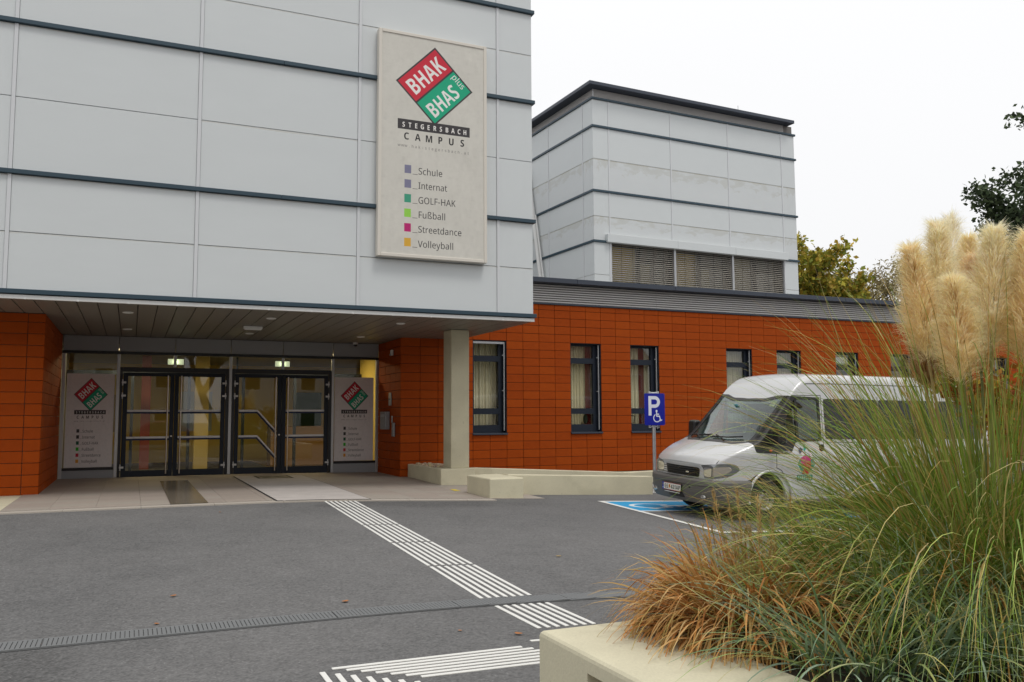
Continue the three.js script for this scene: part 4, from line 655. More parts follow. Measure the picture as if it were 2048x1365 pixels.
{
  const vx = 2.60, vz = 3.0, gy = (G(3.6, 3) + G(6.9, 3)) / 2, pitch = Math.atan2(G(6.9, 3) - G(3.6, 3), 3.3), roll = Math.atan2(G(4, 3.85) - G(4, 2.15), 1.7);
  const van = thing('minibus', 'silver minibus with dark side windows parked in the disabled bay', 'minibus', [vx, G(3.58, 3) - 0.98 * Math.tan(pitch), vz]);
  van.rotation.order = 'YZX'; van.rotation.z = pitch; van.rotation.x = -roll;
  const outer = brush(loft(VAN, 0, 110)), inner = brush(loft(VAN, 0.05, 70)), gA = brush(loft(VAN, 0.010, 90)), gB = brush(loft(VAN, 0.016, 90)), skinA = brush(loft(VAN, -0.005, 90)), skinB = brush(loft(VAN, 0.02, 90));
  const skin = op(skinA, skinB, SUBTRACTION), paneShell = op(gA, gB, SUBTRACTION);
  const wsP = roundPoly([[0.79, -0.83], [0.66, -0.55], [0.61, 0], [0.66, 0.55], [0.79, 0.83], [1.50, 0.775], [1.40, 0.4], [1.385, 0], [1.40, -0.4], [1.50, -0.775]], 0.07);
  const doorP = roundPoly([[1.20, 1.235], [1.50, 1.245], [1.62, 1.285], [2.10, 1.29], [2.10, 1.925], [1.60, 1.925]], 0.045);
  const trimP = roundPoly([[0.80, 1.075], [1.40, 1.05], [1.50, 1.09], [1.60, 1.245], [2.14, 1.255], [2.14, 1.965], [1.50, 1.985], [1.36, 2.0], [1.0, 1.66], [0.74, 1.33]], 0.03);
  const cut = [prismY(wsP, 1.2, 2.2), prismZ(doorP, -1.3, 1.3), ...[0.98, 4.73].map((x) => brush(plain(new THREE.CylinderGeometry(0.415, 0.415, 2.6, 40).rotateX(Math.PI / 2).translate(x, 0.36, 0))))];
  let body = op(outer, inner, SUBTRACTION); for (const c of cut) body = op(body, c, SUBTRACTION);
  const take = (shell, prism) => op(shell, prism, INTERSECTION).geometry;
  const b = mesh('body', body.geometry, M.silver, van);
  // black surround of the door windows and the corner in front of them
  for (const s of [1, -1]) {
    const z = s > 0 ? [0.4, 1.3] : [-1.3, -0.4]; let tr = op(skin, prismZ(trimP, ...(s > 0 ? [0.77, 1.3] : [-1.3, -0.77])), INTERSECTION); tr = op(tr, prismZ(doorP, -1.3, 1.3), SUBTRACTION); const tm = mesh('window_surround', tr.geometry, M.black, van);
    mesh('door_window', take(paneShell, prismZ(doorP, ...z)), M.carGlass, van);
    mesh('quarter_bar', take(skin, prismZ([[1.615, 1.27], [1.66, 1.27], [1.66, 1.94], [1.615, 1.94]], ...z)), M.black, van);
    mesh('side_window', take(skin, prismZ(roundPoly([[2.225, 1.285], [3.42, 1.285], [3.42, 1.945], [2.225, 1.945]], 0.05), ...z)), M.tint, van);
    mesh('side_window', take(skin, prismZ(roundPoly([[3.45, 1.285], [4.75, 1.285], [4.75, 1.945], [3.45, 1.945]], 0.05), ...z)), M.tint, van);
    mesh('side_window', take(skin, prismZ(roundPoly([[4.80, 1.285], [5.95, 1.285], [5.95, 1.945], [4.80, 1.945]], 0.05), ...z)), M.tint, van);
    // headlight: dark bowl, chrome reflectors, clear lens
    const hp = roundPoly(s > 0 ? [[0.50, 0.665], [0.78, 0.66], [0.87, 0.70], [0.915, 0.80], [0.895, 0.905], [0.52, 0.86]] : [[-0.50, 0.665], [-0.52, 0.86], [-0.895, 0.905], [-0.915, 0.80], [-0.87, 0.70], [-0.78, 0.66]], 0.04);
    const hl = part('headlight', van); mesh('bowl', take(skin, prismX(hp, -0.2, 0.66)), mat([0.20, 0.205, 0.21], 0.2, 0.5, { clearcoat: 1, clearcoatRoughness: 0.03 }), hl);
    const sp = roundPoly(s > 0 ? [[0.55, 0.69], [0.73, 0.685], [0.74, 0.83], [0.55, 0.82]] : [[-0.55, 0.69], [-0.55, 0.82], [-0.74, 0.83], [-0.73, 0.685]], 0.04), skin2 = op(brush(loft(VAN, -0.009, 60)), skinB, SUBTRACTION);
    mesh('reflector', take(skin2, prismX(sp, -0.2, 0.62)), M.chrome, hl);
    mesh('indicator', take(skin2, prismX(roundPoly(s > 0 ? [[0.76, 0.69], [0.84, 0.71], [0.885, 0.80], [0.87, 0.86], [0.77, 0.83]] : [[-0.76, 0.69], [-0.77, 0.83], [-0.87, 0.86], [-0.885, 0.80], [-0.84, 0.71]], 0.03), -0.2, 0.62)), mat([0.55, 0.50, 0.42], 0.2, 0.6, { clearcoat: 1 }), hl);
  }
  const hz = (x, y) => VAN.half(x, y), bowx = (x, z) => x + VAN.bow(x, z);
  mesh('windscreen', take(paneShell, prismY(wsP, 1.2, 2.2)), M.carGlass, van);
  mesh('windscreen_surround', op(op(skin, prismY(roundPoly([[0.84, -0.9], [0.60, -0.60], [0.53, 0], [0.60, 0.60], [0.84, 0.9], [1.56, 0.86], [1.44, 0.4], [1.42, 0], [1.44, -0.4], [1.56, -0.86]], 0.05), 1.17, 1.985), INTERSECTION), prismY(wsP, 1.1, 2.2), SUBTRACTION).geometry, mat([0.045, 0.040, 0.038], 0.45), van);
  // grille with silver surround, badge
  const gr = part('grille', van); mesh('grille_surround', op(op(brush(loft(VAN, -0.012, 60)), skinB, SUBTRACTION), prismX(roundPoly([[-0.56, 0.60], [0.56, 0.60], [0.53, 0.865], [-0.53, 0.865]], 0.06), -0.3, 0.12), INTERSECTION).geometry, mat([0.72, 0.72, 0.71], 0.3, 0.3), gr);
  mesh('grille_mesh', op(op(brush(loft(VAN, -0.016, 60)), skinB, SUBTRACTION), prismX(roundPoly([[-0.44, 0.66], [0.44, 0.66], [0.46, 0.815], [-0.46, 0.815]], 0.04), -0.3, 0.12), INTERSECTION).geometry, M.black, gr);
  for (let k = 0; k < 4; k++) { const pts = []; for (let i = 0; i <= 12; i++) { const z = lerp(-0.43, 0.43, i / 12); pts.push([bowx(0, z) - 0.019, 0.685 + k * 0.035, z]); } mesh('grille_bar', tube(pts, 0.006, 6, 24), mat([0.02, 0.02, 0.02], 0.5), gr); }
  mesh('model_badge', rbox(-0.006, 0.0, 0.722, 0.748, -0.04, 0.04, 0.002, 1).translate(bowx(0, 0.27) - 0.022, 0, 0.27), M.chrome, gr);
  const bd = part('badge', van); const bt = canvasTex(256, 128, (c) => { c.fillStyle = '#c9cdd2'; c.fillRect(0, 0, 256, 128); c.fillStyle = '#16233f'; c.beginPath(); c.ellipse(128, 64, 116, 54, 0, 0, 7); c.fill(); c.strokeStyle = '#c9cdd2'; c.lineWidth = 5; c.beginPath(); c.ellipse(128, 64, 100, 42, 0, 0, 7); c.stroke(); c.fillStyle = '#dfe3e8'; c.font = 'italic bold 62px serif'; c.textAlign = 'center'; c.fillText('Ford', 128, 84); });
  mesh('badge_rim', new THREE.CylinderGeometry(0.075, 0.075, 0.02, 32).scale(1, 1, 0.45).rotateZ(Math.PI / 2).rotateX(Math.PI / 2).rotateZ(-0.65).translate(0.075, 0.965, 0), M.chrome, bd);
  { const eg = new THREE.CircleGeometry(0.07, 32).scale(1, 0.42, 1).rotateY(-Math.PI / 2).rotateZ(-0.65); const o = new THREE.Vector3(-Math.cos(0.65), Math.sin(0.65), 0).multiplyScalar(0.0115); eg.translate(0.075 + o.x, 0.965 + o.y, 0); mesh('badge_face', eg, mat(0xffffff, 0.3, 0, { map: bt }), bd); }
  // bumper swept round the nose
  const sweep = (prof, zMax, out, nSeg = 60) => { const pos = [], idx = [], n = prof.length, path = []; for (let i = 0; i <= nSeg; i++) { const a = lerp(-1, 1, i / nSeg), th = a * Math.PI / 2, z = Math.sign(Math.sin(th)) * Math.pow(Math.abs(Math.sin(th)), 0.62) * zMax, x = out + 0.66 * (1 - Math.pow(Math.abs(Math.cos(th)), 0.42)); path.push([x, z]); }
    for (let i = 0; i <= nSeg; i++) { const [x, z] = path[i], A = path[Math.max(0, i - 1)], B = path[Math.min(nSeg, i + 1)], tx = B[0] - A[0], tz = B[1] - A[1], l = Math.hypot(tx, tz), nx = -tz / l, nz = tx / l; for (const [d, y] of prof) pos.push(x + nx * d, y, z + nz * d); }
    for (let i = 0; i < nSeg; i++) for (let j = 0; j + 1 < n; j++) { const a = i * n + j, b = a + 1, c = a + n, d = c + 1; idx.push(a, b, c, b, d, c); }
    const g = new THREE.BufferGeometry(); g.setAttribute('position', new THREE.Float32BufferAttribute(pos, 3)); g.setIndex(idx); g.computeVertexNormals(); return toCreasedNormals(g, 0.5); };
  const bp = part('front_bumper', van); mesh('bumper_shell', sweep([[-0.05, 0.645], [0.03, 0.64], [0.055, 0.615], [0.06, 0.55], [0.045, 0.535], [0.045, 0.43], [0.035, 0.40], [0.02, 0.31], [-0.01, 0.265], [-0.08, 0.25]], 0.965, -0.0), M.bumper, bp);
  mesh('lower_opening', sweep([[0.042, 0.395], [0.040, 0.32]], 0.42, -0.0, 30).translate(-0.0, 0, 0), M.black, bp);
  const nearX = (z) => { for (let i = 0, t = 0; i < 200; i++) { t = i / 200 * Math.PI / 2; const zz = Math.pow(Math.sin(t), 0.62) * 0.965; if (zz >= Math.abs(z)) return 0.66 * (1 - Math.pow(Math.cos(t), 0.42)); } return 0.66; };
  for (const s of [1, -1]) { const x = nearX(0.66) - 0.035; mesh('fog_light', new THREE.SphereGeometry(0.055, 20, 12).scale(0.4, 0.62, 1.1).translate(x, 0.375, s * 0.66), mat([0.5, 0.5, 0.48], 0.15, 0.6, { clearcoat: 1 }), bp); for (const y of [0.50, 0.58]) mesh('bolt_cap', new THREE.CylinderGeometry(0.013, 0.013, 0.012, 12).rotateZ(Math.PI / 2).translate(nearX(0.37) - 0.05, y, s * 0.37), M.black, bp); }
  // number plate
  const np = part('number_plate', van), pt = canvasTex(520, 120, (c, w, h) => { c.fillStyle = '#dedcd4'; c.fillRect(0, 0, w, h); c.fillStyle = '#a3242a'; c.fillRect(0, 0, w, 8); c.fillRect(0, h - 8, w, 8); c.fillStyle = '#17349c'; c.fillRect(0, 0, 46, h); c.fillStyle = '#e6d34a'; for (let i = 0; i < 12; i++) c.fillRect(21 + 12 * Math.cos(i / 12 * 6.283), 34 + 12 * Math.sin(i / 12 * 6.283), 4, 4); c.fillStyle = '#e8e8e8'; c.font = 'bold 30px sans-serif'; c.fillText('A', 13, 98); inkText(c, 'GS', 66, 96, 96, 'bold', '#1c1c1e', 100); c.fillStyle = '#d99a1e'; c.beginPath(); c.moveTo(182, 28); c.lineTo(230, 28); c.lineTo(228, 74); c.lineTo(206, 94); c.lineTo(184, 74); c.fill(); c.fillStyle = '#b32620'; c.fillRect(196, 36, 20, 42); inkText(c, '431AP', 244, 96, 96, 'bold', '#1c1c1e', 258); });
  mesh('plate_backing', rbox(-0.072, -0.056, 0.395, 0.525, -0.27 - 0.08, 0.27 - 0.08, 0.004, 1), M.black, np); mesh('plate_face', new THREE.PlaneGeometry(0.52, 0.118).rotateY(-Math.PI / 2).translate(-0.0745, 0.46, -0.08), mat(0xffffff, 0.45, 0, { map: pt }), np); mesh('plate_strip', box(-0.070, -0.062, 0.372, 0.382, -0.28, 0.14), M.whiteMetal, np);
  // seams, gutter, belt: thin rubber-filled gaps lying in the skin
  const side = (pts, s) => pts.map(([x, y]) => [x + VAN.bow(x, hz(x, y)), y, s * (hz(x, y) - 0.001)]), dense = (pts) => { const o = []; for (let i = 0; i + 1 < pts.length; i++) for (let k = 0; k < 8; k++) o.push([lerp(pts[i][0], pts[i + 1][0], k / 8), lerp(pts[i][1], pts[i + 1][1], k / 8)]); o.push(pts[pts.length - 1]); return o; };
  for (const s of [1, -1]) {
    for (const pts of [[[2.175, 2.0], [2.175, 0.36]], [[1.09, 1.06], [1.10, 0.84], [1.22, 0.80], [1.34, 0.70], [1.43, 0.55], [1.46, 0.36]], [[3.435, 2.0], [3.435, 0.36]], [[1.55, 1.99], [2.175, 2.0]], [[0.62, 0.645], [0.5, 0.648]], [[2.3, 1.235], [3.40, 1.235]]]) mesh('door_gap', tube(side(dense(pts), s), 0.0055, 6), M.black, van);
    mesh('roof_gutter', tube(side(dense([[1.86, 2.155], [2.4, 2.165], [6.1, 2.165]]), s).map(([x, y, z]) => [x, y + 0.03, z - s * 0.004]), 0.008, 6), M.black, van);
    const hd = part('door_handle', van); mesh('recess', rbox(2.075, 2.165, 1.055, 1.205, -0.012, 0.012, 0.01).translate(0, 0, s * (hz(2.1, 1.13) - 0.002)), M.black, hd);
    mesh('lock', new THREE.CylinderGeometry(0.017, 0.017, 0.02, 14).rotateX(Math.PI / 2).translate(2.10, 0.90, s * hz(2.1, 0.9)), M.black, van);
    mesh('wheel_arch_lip', merge([0.98, 4.73].map((x) => { const g = new THREE.TorusGeometry(0.432, 0.024, 8, 40, Math.PI * 1.12).rotateZ(-Math.PI * 0.06); return g.translate(x + VAN.bow(x, 0.96), 0.36, s * (hz(x, 0.7) - 0.004)); })), M.silver, van);
    mesh('side_repeater', new THREE.SphereGeometry(0.028, 14, 10).scale(1.1, 0.8, 0.5).translate(bowx(0.97, 0.95), 1.105, s * (hz(0.97, 1.1) + 0.006)), mat([0.75, 0.12, 0.01], 0.25, 0, { clearcoat: 1 }), van);
    // mirror
    const mr = part('mirror', van); mesh('mirror_head', new RoundedBoxGeometry(0.16, 0.30, 0.20, 3, 0.05).translate(1.12, 1.36, s * 1.11), M.black, mr); mesh('mirror_arm', bar([1.18, 1.22, s * 0.92], [1.13, 1.27, s * 1.08], 0.03), M.black, mr); mesh('mirror_glass', new RoundedBoxGeometry(0.006, 0.24, 0.15, 1, 0.003).translate(1.202, 1.36, s * 1.11), M.chrome, mr);
    makeWheel(van, 0.98, s * 0.855, s); makeWheel(van, 4.73, s * 0.855, s);
    mesh('sill', rbox(1.43, 4.29, 0.27, 0.345, s * 0.90 - 0.03, s * 0.90 + 0.03, 0.015), M.bumper, van);
    mesh('mudflap', box(1.405, 1.42, 0.2, 0.42, s * 0.855 - 0.1, s * 0.855 + 0.1), mat([0.2, 0.2, 0.2], 0.7), van);
  }
  mesh('underbody', box(0.35, 6.0, 0.24, 0.40, -0.62, 0.62), M.underseal, van); mesh('wheel_house', merge([0.98, 4.73].map((x) => box(x - 0.42, x + 0.42, 0.32, 0.80, -0.66, 0.66))), M.underseal, van);
  // bonnet shut line, wipers, scuttle
  for (const s of [1, -1]) { const pts = [[0.03, 0.80], [0.18, 0.79], [0.4, 0.775], [0.62, 0.76], [0.8, 0.79]].map(([x, z]) => [x + VAN.bow(x, z), VAN.top(x) + 0.004, s * z]); mesh('bonnet_gap', tube(pts.map(([x, y, z]) => [x, y - 0.012, z]), 0.006, 6), mat([0.12, 0.12, 0.12], 0.6), van); }
  for (const [z0, z1] of [[-0.62, -0.1], [0.02, 0.62]]) { const wp = part('wiper', van), P = (x, z) => [x + VAN.bow(x, z), VAN.top(x) + 0.045, z]; mesh('wiper_arm', tube([P(0.60, z0 + 0.35), P(0.68, z0 + 0.2), P(0.74, z0)], 0.012, 6), M.black, wp); mesh('wiper_blade', tube([P(0.70, z0 - 0.05), P(0.705, (z0 + z1) / 2), P(0.745, z1)], 0.011, 6), M.black, wp); }
  // roof fittings
  mesh('antenna', bar([1.98, 2.30, 0.55], [1.98, 2.42, 0.55], 0.008, 6), M.black, van); mesh('roof_lamp', new THREE.SphereGeometry(0.035, 14, 10).scale(1.5, 0.9, 0.7).translate(2.42, 2.28, 0.80), mat([0.45, 0.25, 0.15], 0.4), van);
  // interior
  const it = part('interior', van), seatM = mat([0.06, 0.06, 0.065], 0.9);
  mesh('dashboard', rbox(0.82, 1.35, 0.95, 1.24, -0.86, 0.86, 0.07, 3), mat([0.12, 0.12, 0.12], 0.8), it); mesh('steering_wheel', new THREE.TorusGeometry(0.19, 0.016, 8, 30).rotateY(Math.PI / 2).rotateZ(0.6).translate(1.42, 1.25, 0.42), M.black, it);
  for (const [x, z] of [[1.9, 0.45], [1.9, -0.45], [2.9, 0.45], [2.9, -0.45], [3.8, 0.45], [3.8, -0.45]]) { mesh('seat', merge([rbox(x - 0.25, x + 0.22, 0.72, 0.92, z - 0.27, z + 0.27, 0.05), rbox(x + 0.12, x + 0.26, 0.90, 1.52, z - 0.25, z + 0.25, 0.05), rbox(x + 0.15, x + 0.25, 1.55, 1.74, z - 0.13, z + 0.13, 0.04)]), seatM, it); }
  mesh('cabin_lining', box(2.2, 2.23, 1.75, 2.2, -0.75, 0.75), mat([0.3, 0.3, 0.3], 0.9), it); mesh('cabin_floor', box(0.7, 6.0, 0.62, 0.70, -0.84, 0.84), mat([0.1, 0.1, 0.1], 0.9), it);
  mesh('parking_permit', box(0, 0.004, 0, 0.12, 0, 0.10).rotateZ(0.75).translate(1.36, 1.73, -0.22), mat([0.10, 0.40, 0.60], 0.6), it); mesh('toll_sticker', take(op(gB, brush(loft(VAN, 0.019, 60)), SUBTRACTION), prismY([[1.36, 0.58], [1.36, 0.69], [1.45, 0.69], [1.45, 0.58]], 1.5, 2.2)), mat([0.55, 0.55, 0.30], 0.7), van);
  // door decals
  const dec = (w, h, cx, cy, art, name) => { const g = new THREE.PlaneGeometry(w, h, 6, 8), p = g.attributes.position; for (let i = 0; i < p.count; i++) { const x = p.getX(i) + cx, y = p.getY(i) + cy; p.setXYZ(i, x + VAN.bow(x, hz(x, y)), y, hz(x, y) + 0.0035); } g.computeVertexNormals(); return mesh(name, g, mat(0xffffff, 0.4, 0, { map: art, transparent: true, alphaTest: 0.5 }), van); };
  dec(0.46, 0.60, 1.775, 0.915, canvasTex(368, 480, (c) => { c.clearRect(0, 0, 368, 480); const poly = (f, ...p) => { c.fillStyle = f; c.beginPath(); p.forEach(([x, y], i) => (i ? c.lineTo(x, y) : c.moveTo(x, y))); c.fill(); };
    poly('#d9dedb', [52, 300], [10, 262], [70, 170], [182, 118], [300, 170], [362, 250], [270, 380], [110, 380]); poly('#16907f', [60, 290], [22, 262], [80, 180], [182, 130], [290, 180], [350, 250], [262, 372], [116, 372]);
    poly('#1a9a86', [150, 76], [176, 0], [200, 60], [165, 100]); poly('#23205c', [58, 80], [100, 44], [140, 72], [96, 118], [62, 126]); poly('#e6dde0', [92, 116], [140, 104], [148, 160], [112, 166]); poly('#ead6dd', [206, 62], [250, 40], [276, 90], [292, 190], [262, 196], [238, 96]); poly('#c2287a', [72, 190], [130, 158], [250, 150], [262, 220], [150, 262], [100, 250]); poly('#b5142c', [120, 262], [262, 214], [272, 300], [250, 386], [130, 386], [160, 300]); poly('#3a1a2c', [96, 250], [132, 272], [140, 330], [112, 312]);
    c.fillStyle = '#1c7a68'; c.fillRect(44, 398, 270, 72); c.fillStyle = '#cfe3d8'; for (let i = 0; i < 7; i++) { c.fillRect(62 + i * 34, 412, 22, 8); c.fillRect(62 + i * 34, 430, 22, 8); c.fillRect(62 + i * 34, 448, 22, 8); } }), 'door_emblem');
  dec(0.20, 0.042, 1.33, 1.09, canvasTex(256, 54, (c) => { c.clearRect(0, 0, 256, 54); c.fillStyle = 'rgba(14,13,13,1)'; c.fillRect(0, 0, 256, 54); inkText(c, '100 T300', 6, 46, 50, 'bold', '#c9c6c2', 244); }), 'model_lettering').position.z = 0.006;
}

// ---------------------------------------------------------------- plants
class Blades { // ribbons with their own droop, merged into one mesh
  constructor() { this.p = []; this.c = []; this.i = []; this.n = []; }
  blade(x, y, z, dx, dy, dz, len, w, droop, n, col, tip, curl = 0) {
    let px = x, py = y, pz = z, l = Math.hypot(dx, dy, dz); dx /= l; dy /= l; dz /= l; const seg = len / n, a0 = rnd() * 6.283; let sx = Math.cos(a0), sz = Math.sin(a0), base = this.p.length / 3;
    // width vector: across the blade, mostly horizontal
    let wx = -dz + 0.5 * sx, wz = dx + 0.5 * sz, wl = Math.hypot(wx, wz) || 1; wx /= wl; wz /= wl;
    for (let k = 0; k <= n; k++) {
      const t = k / n, ww = 0.5 * w * (t < 0.15 ? 0.7 + 2 * t : Math.pow(1 - (t - 0.15) / 0.85, 0.75)) + 0.0004, ty = 0.35 * Math.sin(a0 + t * 2.5);
      this.p.push(px - wx * ww, py - ty * ww, pz - wz * ww, px + wx * ww, py + ty * ww, pz + wz * ww);
      const m = t * t; const r = lerp(col[0], tip[0], m), g = lerp(col[1], tip[1], m), b = lerp(col[2], tip[2], m); this.c.push(r, g, b, r, g, b);
      if (k < n) { const q = base + k * 2; this.i.push(q, q + 1, q + 2, q + 1, q + 3, q + 2); }
      px += dx * seg; py += dy * seg; pz += dz * seg; dy -= droop * seg * (0.4 + 1.5 * t); dx += curl * sx * seg; dz += curl * sz * seg; const q = Math.hypot(dx, dy, dz); dx /= q; dy /= q; dz /= q;
    }
  }
  build(name, m, parent) { const g = new THREE.BufferGeometry(); g.setAttribute('position', new THREE.Float32BufferAttribute(this.p, 3)); g.setAttribute('color', new THREE.Float32BufferAttribute(this.c, 3)); g.setIndex(this.i); g.computeVertexNormals(); const o = mesh(name, g, m, parent); o.userData.kind = 'stuff'; return o; }
}
const leafM = new THREE.MeshPhysicalMaterial({ vertexColors: true, roughness: 0.7, specularIntensity: 0.3, side: THREE.DoubleSide, transmission: 0.25, thickness: 0 });
const strawM = new THREE.MeshPhysicalMaterial({ vertexColors: true, roughness: 0.8, side: THREE.DoubleSide });
const plumeM = new THREE.MeshPhysicalMaterial({ vertexColors: true, roughness: 1, specularIntensity: 0.2, side: THREE.DoubleSide, transmission: 0.6, thickness: 0 });
const pick = (l) => l[Math.floor(rnd() * l.length)], vary = (c, k = 0.25) => { const q = 1 + rr(-k, k); return c.map((v) => v * q); };
const gauss = () => rnd() + rnd() + rnd() - 1.5;

{ // concrete planter in the foreground: thick slab on a recessed base
  const p = thing('concrete_planter', 'large raised concrete planter with wide slab edge holding the grasses', 'planter'), x0 = -3.64, z0 = 10.78, y1 = 0.19, x1 = 1.6, z1 = 15.4;
  const s = new THREE.Shape([[x0, -z0], [x1, -z0], [x1, -z1], [x0, -z1]].map((q) => new THREE.Vector2(...q)));
  const block = brush(plain(new THREE.ExtrudeGeometry(s, { depth: 0.66, bevelEnabled: true, bevelSize: 0.03, bevelOffset: -0.03, bevelThickness: 0.03, bevelSegments: 3 }).rotateX(-Math.PI / 2).translate(0, y1 - 0.69, 0)));
  let cutB = op(block, brush(plain(box(x0 + 0.62, x1 - 0.3, y1 - 0.14, y1 + 0.2, z0 + 0.32, z1 - 0.3))), SUBTRACTION); cutB = op(cutB, brush(plain(box(x0 - 0.2, x0 + 0.17, -1, y1 - 0.085, z0 + 0.50, z1 - 0.4))), SUBTRACTION);
  mesh('planter_body', metreUV(cutB.geometry, 0.5, 0.1, 0.7), M.concrete, p);
  const soil = dataTex(256, (() => { const f = fractal(9, 4, 55); return (u, v) => { const k = 0.5 + f(u, v); return lc(0.055 * k, 0.042 * k, 0.028 * k); }; })(), true); mesh('soil', metreUV(box(x0 + 0.6, x1 - 0.28, y1 - 0.1, y1 - 0.02, z0 + 0.28, z1 - 0.28), 1), mat(0xffffff, 1, 0, { map: soil }), p);
}
const green = [[0.19, 0.29, 0.035], [0.24, 0.34, 0.05], [0.29, 0.38, 0.08], [0.14, 0.23, 0.03], [0.37, 0.42, 0.11], [0.20, 0.31, 0.07]], straw = [[0.55, 0.38, 0.14], [0.48, 0.26, 0.07], [0.60, 0.46, 0.22], [0.44, 0.38, 0.12]], rust = [[0.52, 0.23, 0.06], [0.60, 0.31, 0.10], [0.44, 0.18, 0.045], [0.64, 0.38, 0.15], [0.42, 0.26, 0.08]], bluegreen = [[0.23, 0.34, 0.21], [0.30, 0.41, 0.28], [0.17, 0.27, 0.13], [0.35, 0.46, 0.33], [0.26, 0.36, 0.12]];
function pampas(cx, cz, nBlades, spread, label, plumes, leanBias) {
  const t = thing('pampas_grass', label, 'ornamental grass', [cx, 0.17, cz], null), B = new Blades();
  for (let i = 0; i < nBlades; i++) {
    const a = rnd() * 6.283, r = spread * Math.sqrt(rnd()), ox = Math.cos(a) * r, oz = Math.sin(a) * r, out = a + rr(-0.7, 0.7), e = (0.16 + 1.75 * Math.pow(rnd(), 1.3)) * (0.45 + 0.6 * r / spread), L = rr(1.1, 2.15) * (1 - 0.15 * e);
    const dead = rnd() < 0.17, c = vary(dead ? pick(straw) : pick(green)), tip = rnd() < 0.35 ? vary(pick(straw)) : c.map((v) => v * 1.25);
    B.blade(ox, rr(-0.03, 0.05), oz, Math.cos(out) * e + leanBias[0] * e, 1, Math.sin(out) * e + leanBias[1] * e, L, rr(0.0055, 0.0115), rr(0.40, 1.35) * (0.5 + e), 11, c, tip, rr(-0.12, 0.12));
  }
  B.build('leaf_tuft', leafM, t);
  for (const [tx, ty, tz, bx, by, bz, wd, dense, tone] of plumes) { // stem then feathery plume; positions are world
    const rx = cx + (bx - cx) * 0.25, rz = cz + (bz - cz) * 0.25, st = [[rx - cx, 0, rz - cz], [(rx * 0.45 + bx * 0.55) - cx, (by - 0.17) * 0.5, (rz * 0.45 + bz * 0.55) - cz], [bx - cx, by - 0.17, bz - cz], [lerp(bx, tx, 0.6) - cx, lerp(by, ty, 0.6) - 0.17, lerp(bz, tz, 0.6) - cz]];
    mesh('stem', tube(st, 0.0075, 7, 18), mat(vary(pick([[0.22, 0.22, 0.06], [0.30, 0.22, 0.08], [0.17, 0.20, 0.06], [0.34, 0.20, 0.09]]), 0.2), 0.6), t);
    const F = new Blades(), n = Math.round(7200 * dense), ax = new THREE.Vector3(tx - bx, ty - by, tz - bz), len = ax.length(); ax.normalize();
    const side = new THREE.Vector3(0, 0, 1).cross(ax).normalize(), side2 = ax.clone().cross(side);
    const shape = (u) => (0.35 + 0.65 * smooth(0, 0.28, u)) * Math.pow(1 - 0.97 * u, 0.80) * 1.15, sprays = 150 + Math.round(110 * dense), sp = []; // sprays: bunches of fibres that part from one another
    for (let j = 0; j < sprays; j++) sp.push([Math.pow(rnd(), 0.85), rnd() * 6.283, rr(0.75, 1.15)]);
    for (let j = 0; j < n; j++) {
      const [u0, a0, k] = sp[Math.floor(rnd() * sprays)], u = clamp(u0 + gauss() * 0.07), a = a0 + gauss() * 0.22, env = wd * k * shape(u), f = Math.pow(rnd(), 0.55);
      const rad = side.clone().multiplyScalar(Math.cos(a)).addScaledVector(side2, Math.sin(a)), q = new THREE.Vector3(bx, by, bz).addScaledVector(ax, (u * 0.93 + 0.10 * f * (1 - u)) * len).addScaledVector(rad, env * f * 0.82);
      const d = ax.clone().multiplyScalar(0.75 + 0.5 * u + 0.4 * rnd()).addScaledVector(rad, 0.35 + 0.75 * f).add(new THREE.Vector3(gauss() * 0.35, gauss() * 0.3, gauss() * 0.35)).normalize();
      const c = vary([tone[0], tone[1] * rr(0.93, 1.05), tone[2] * rr(0.85, 1.12)], 0.14);
      F.blade(q.x - cx, q.y - 0.17, q.z - cz, d.x, d.y, d.z, rr(0.04, 0.10) * (0.6 + 0.6 * f), rr(0.0012, 0.0026), rr(3, 22), 4, c, c.map((w) => Math.min(0.92, w * 1.12)), rr(-6, 6));
    }
    for (let j = 0; j < n * 0.16; j++) { // loose fringe hanging out of the sprays
      const u = Math.pow(rnd(), 0.9), a = rnd() * 6.283, env = wd * shape(u), rad = side.clone().multiplyScalar(Math.cos(a)).addScaledVector(side2, Math.sin(a)), q = new THREE.Vector3(bx, by, bz).addScaledVector(ax, u * 0.95 * len).addScaledVector(rad, env * rr(0.55, 0.95)), d = ax.clone().multiplyScalar(0.6 + 0.5 * rnd()).addScaledVector(rad, 0.7 + 0.6 * rnd()).normalize(), c = vary(tone, 0.1);
      F.blade(q.x - cx, q.y - 0.17, q.z - cz, d.x, d.y, d.z, rr(0.05, 0.11), rr(0.0012, 0.0024), rr(8, 26), 5, c, c.map((w) => Math.min(0.97, w * 1.1)), rr(-5, 5));
    }
    const pm = F.build('plume', plumeM, t); delete pm.userData.kind; if (pm.userData.kind) pm.userData.kind = undefined;
  }
  return t;
}
reseed(2024);
const cream = [0.98, 0.88, 0.64], tan = [0.98, 0.83, 0.55], pale = [0.98, 0.92, 0.74];
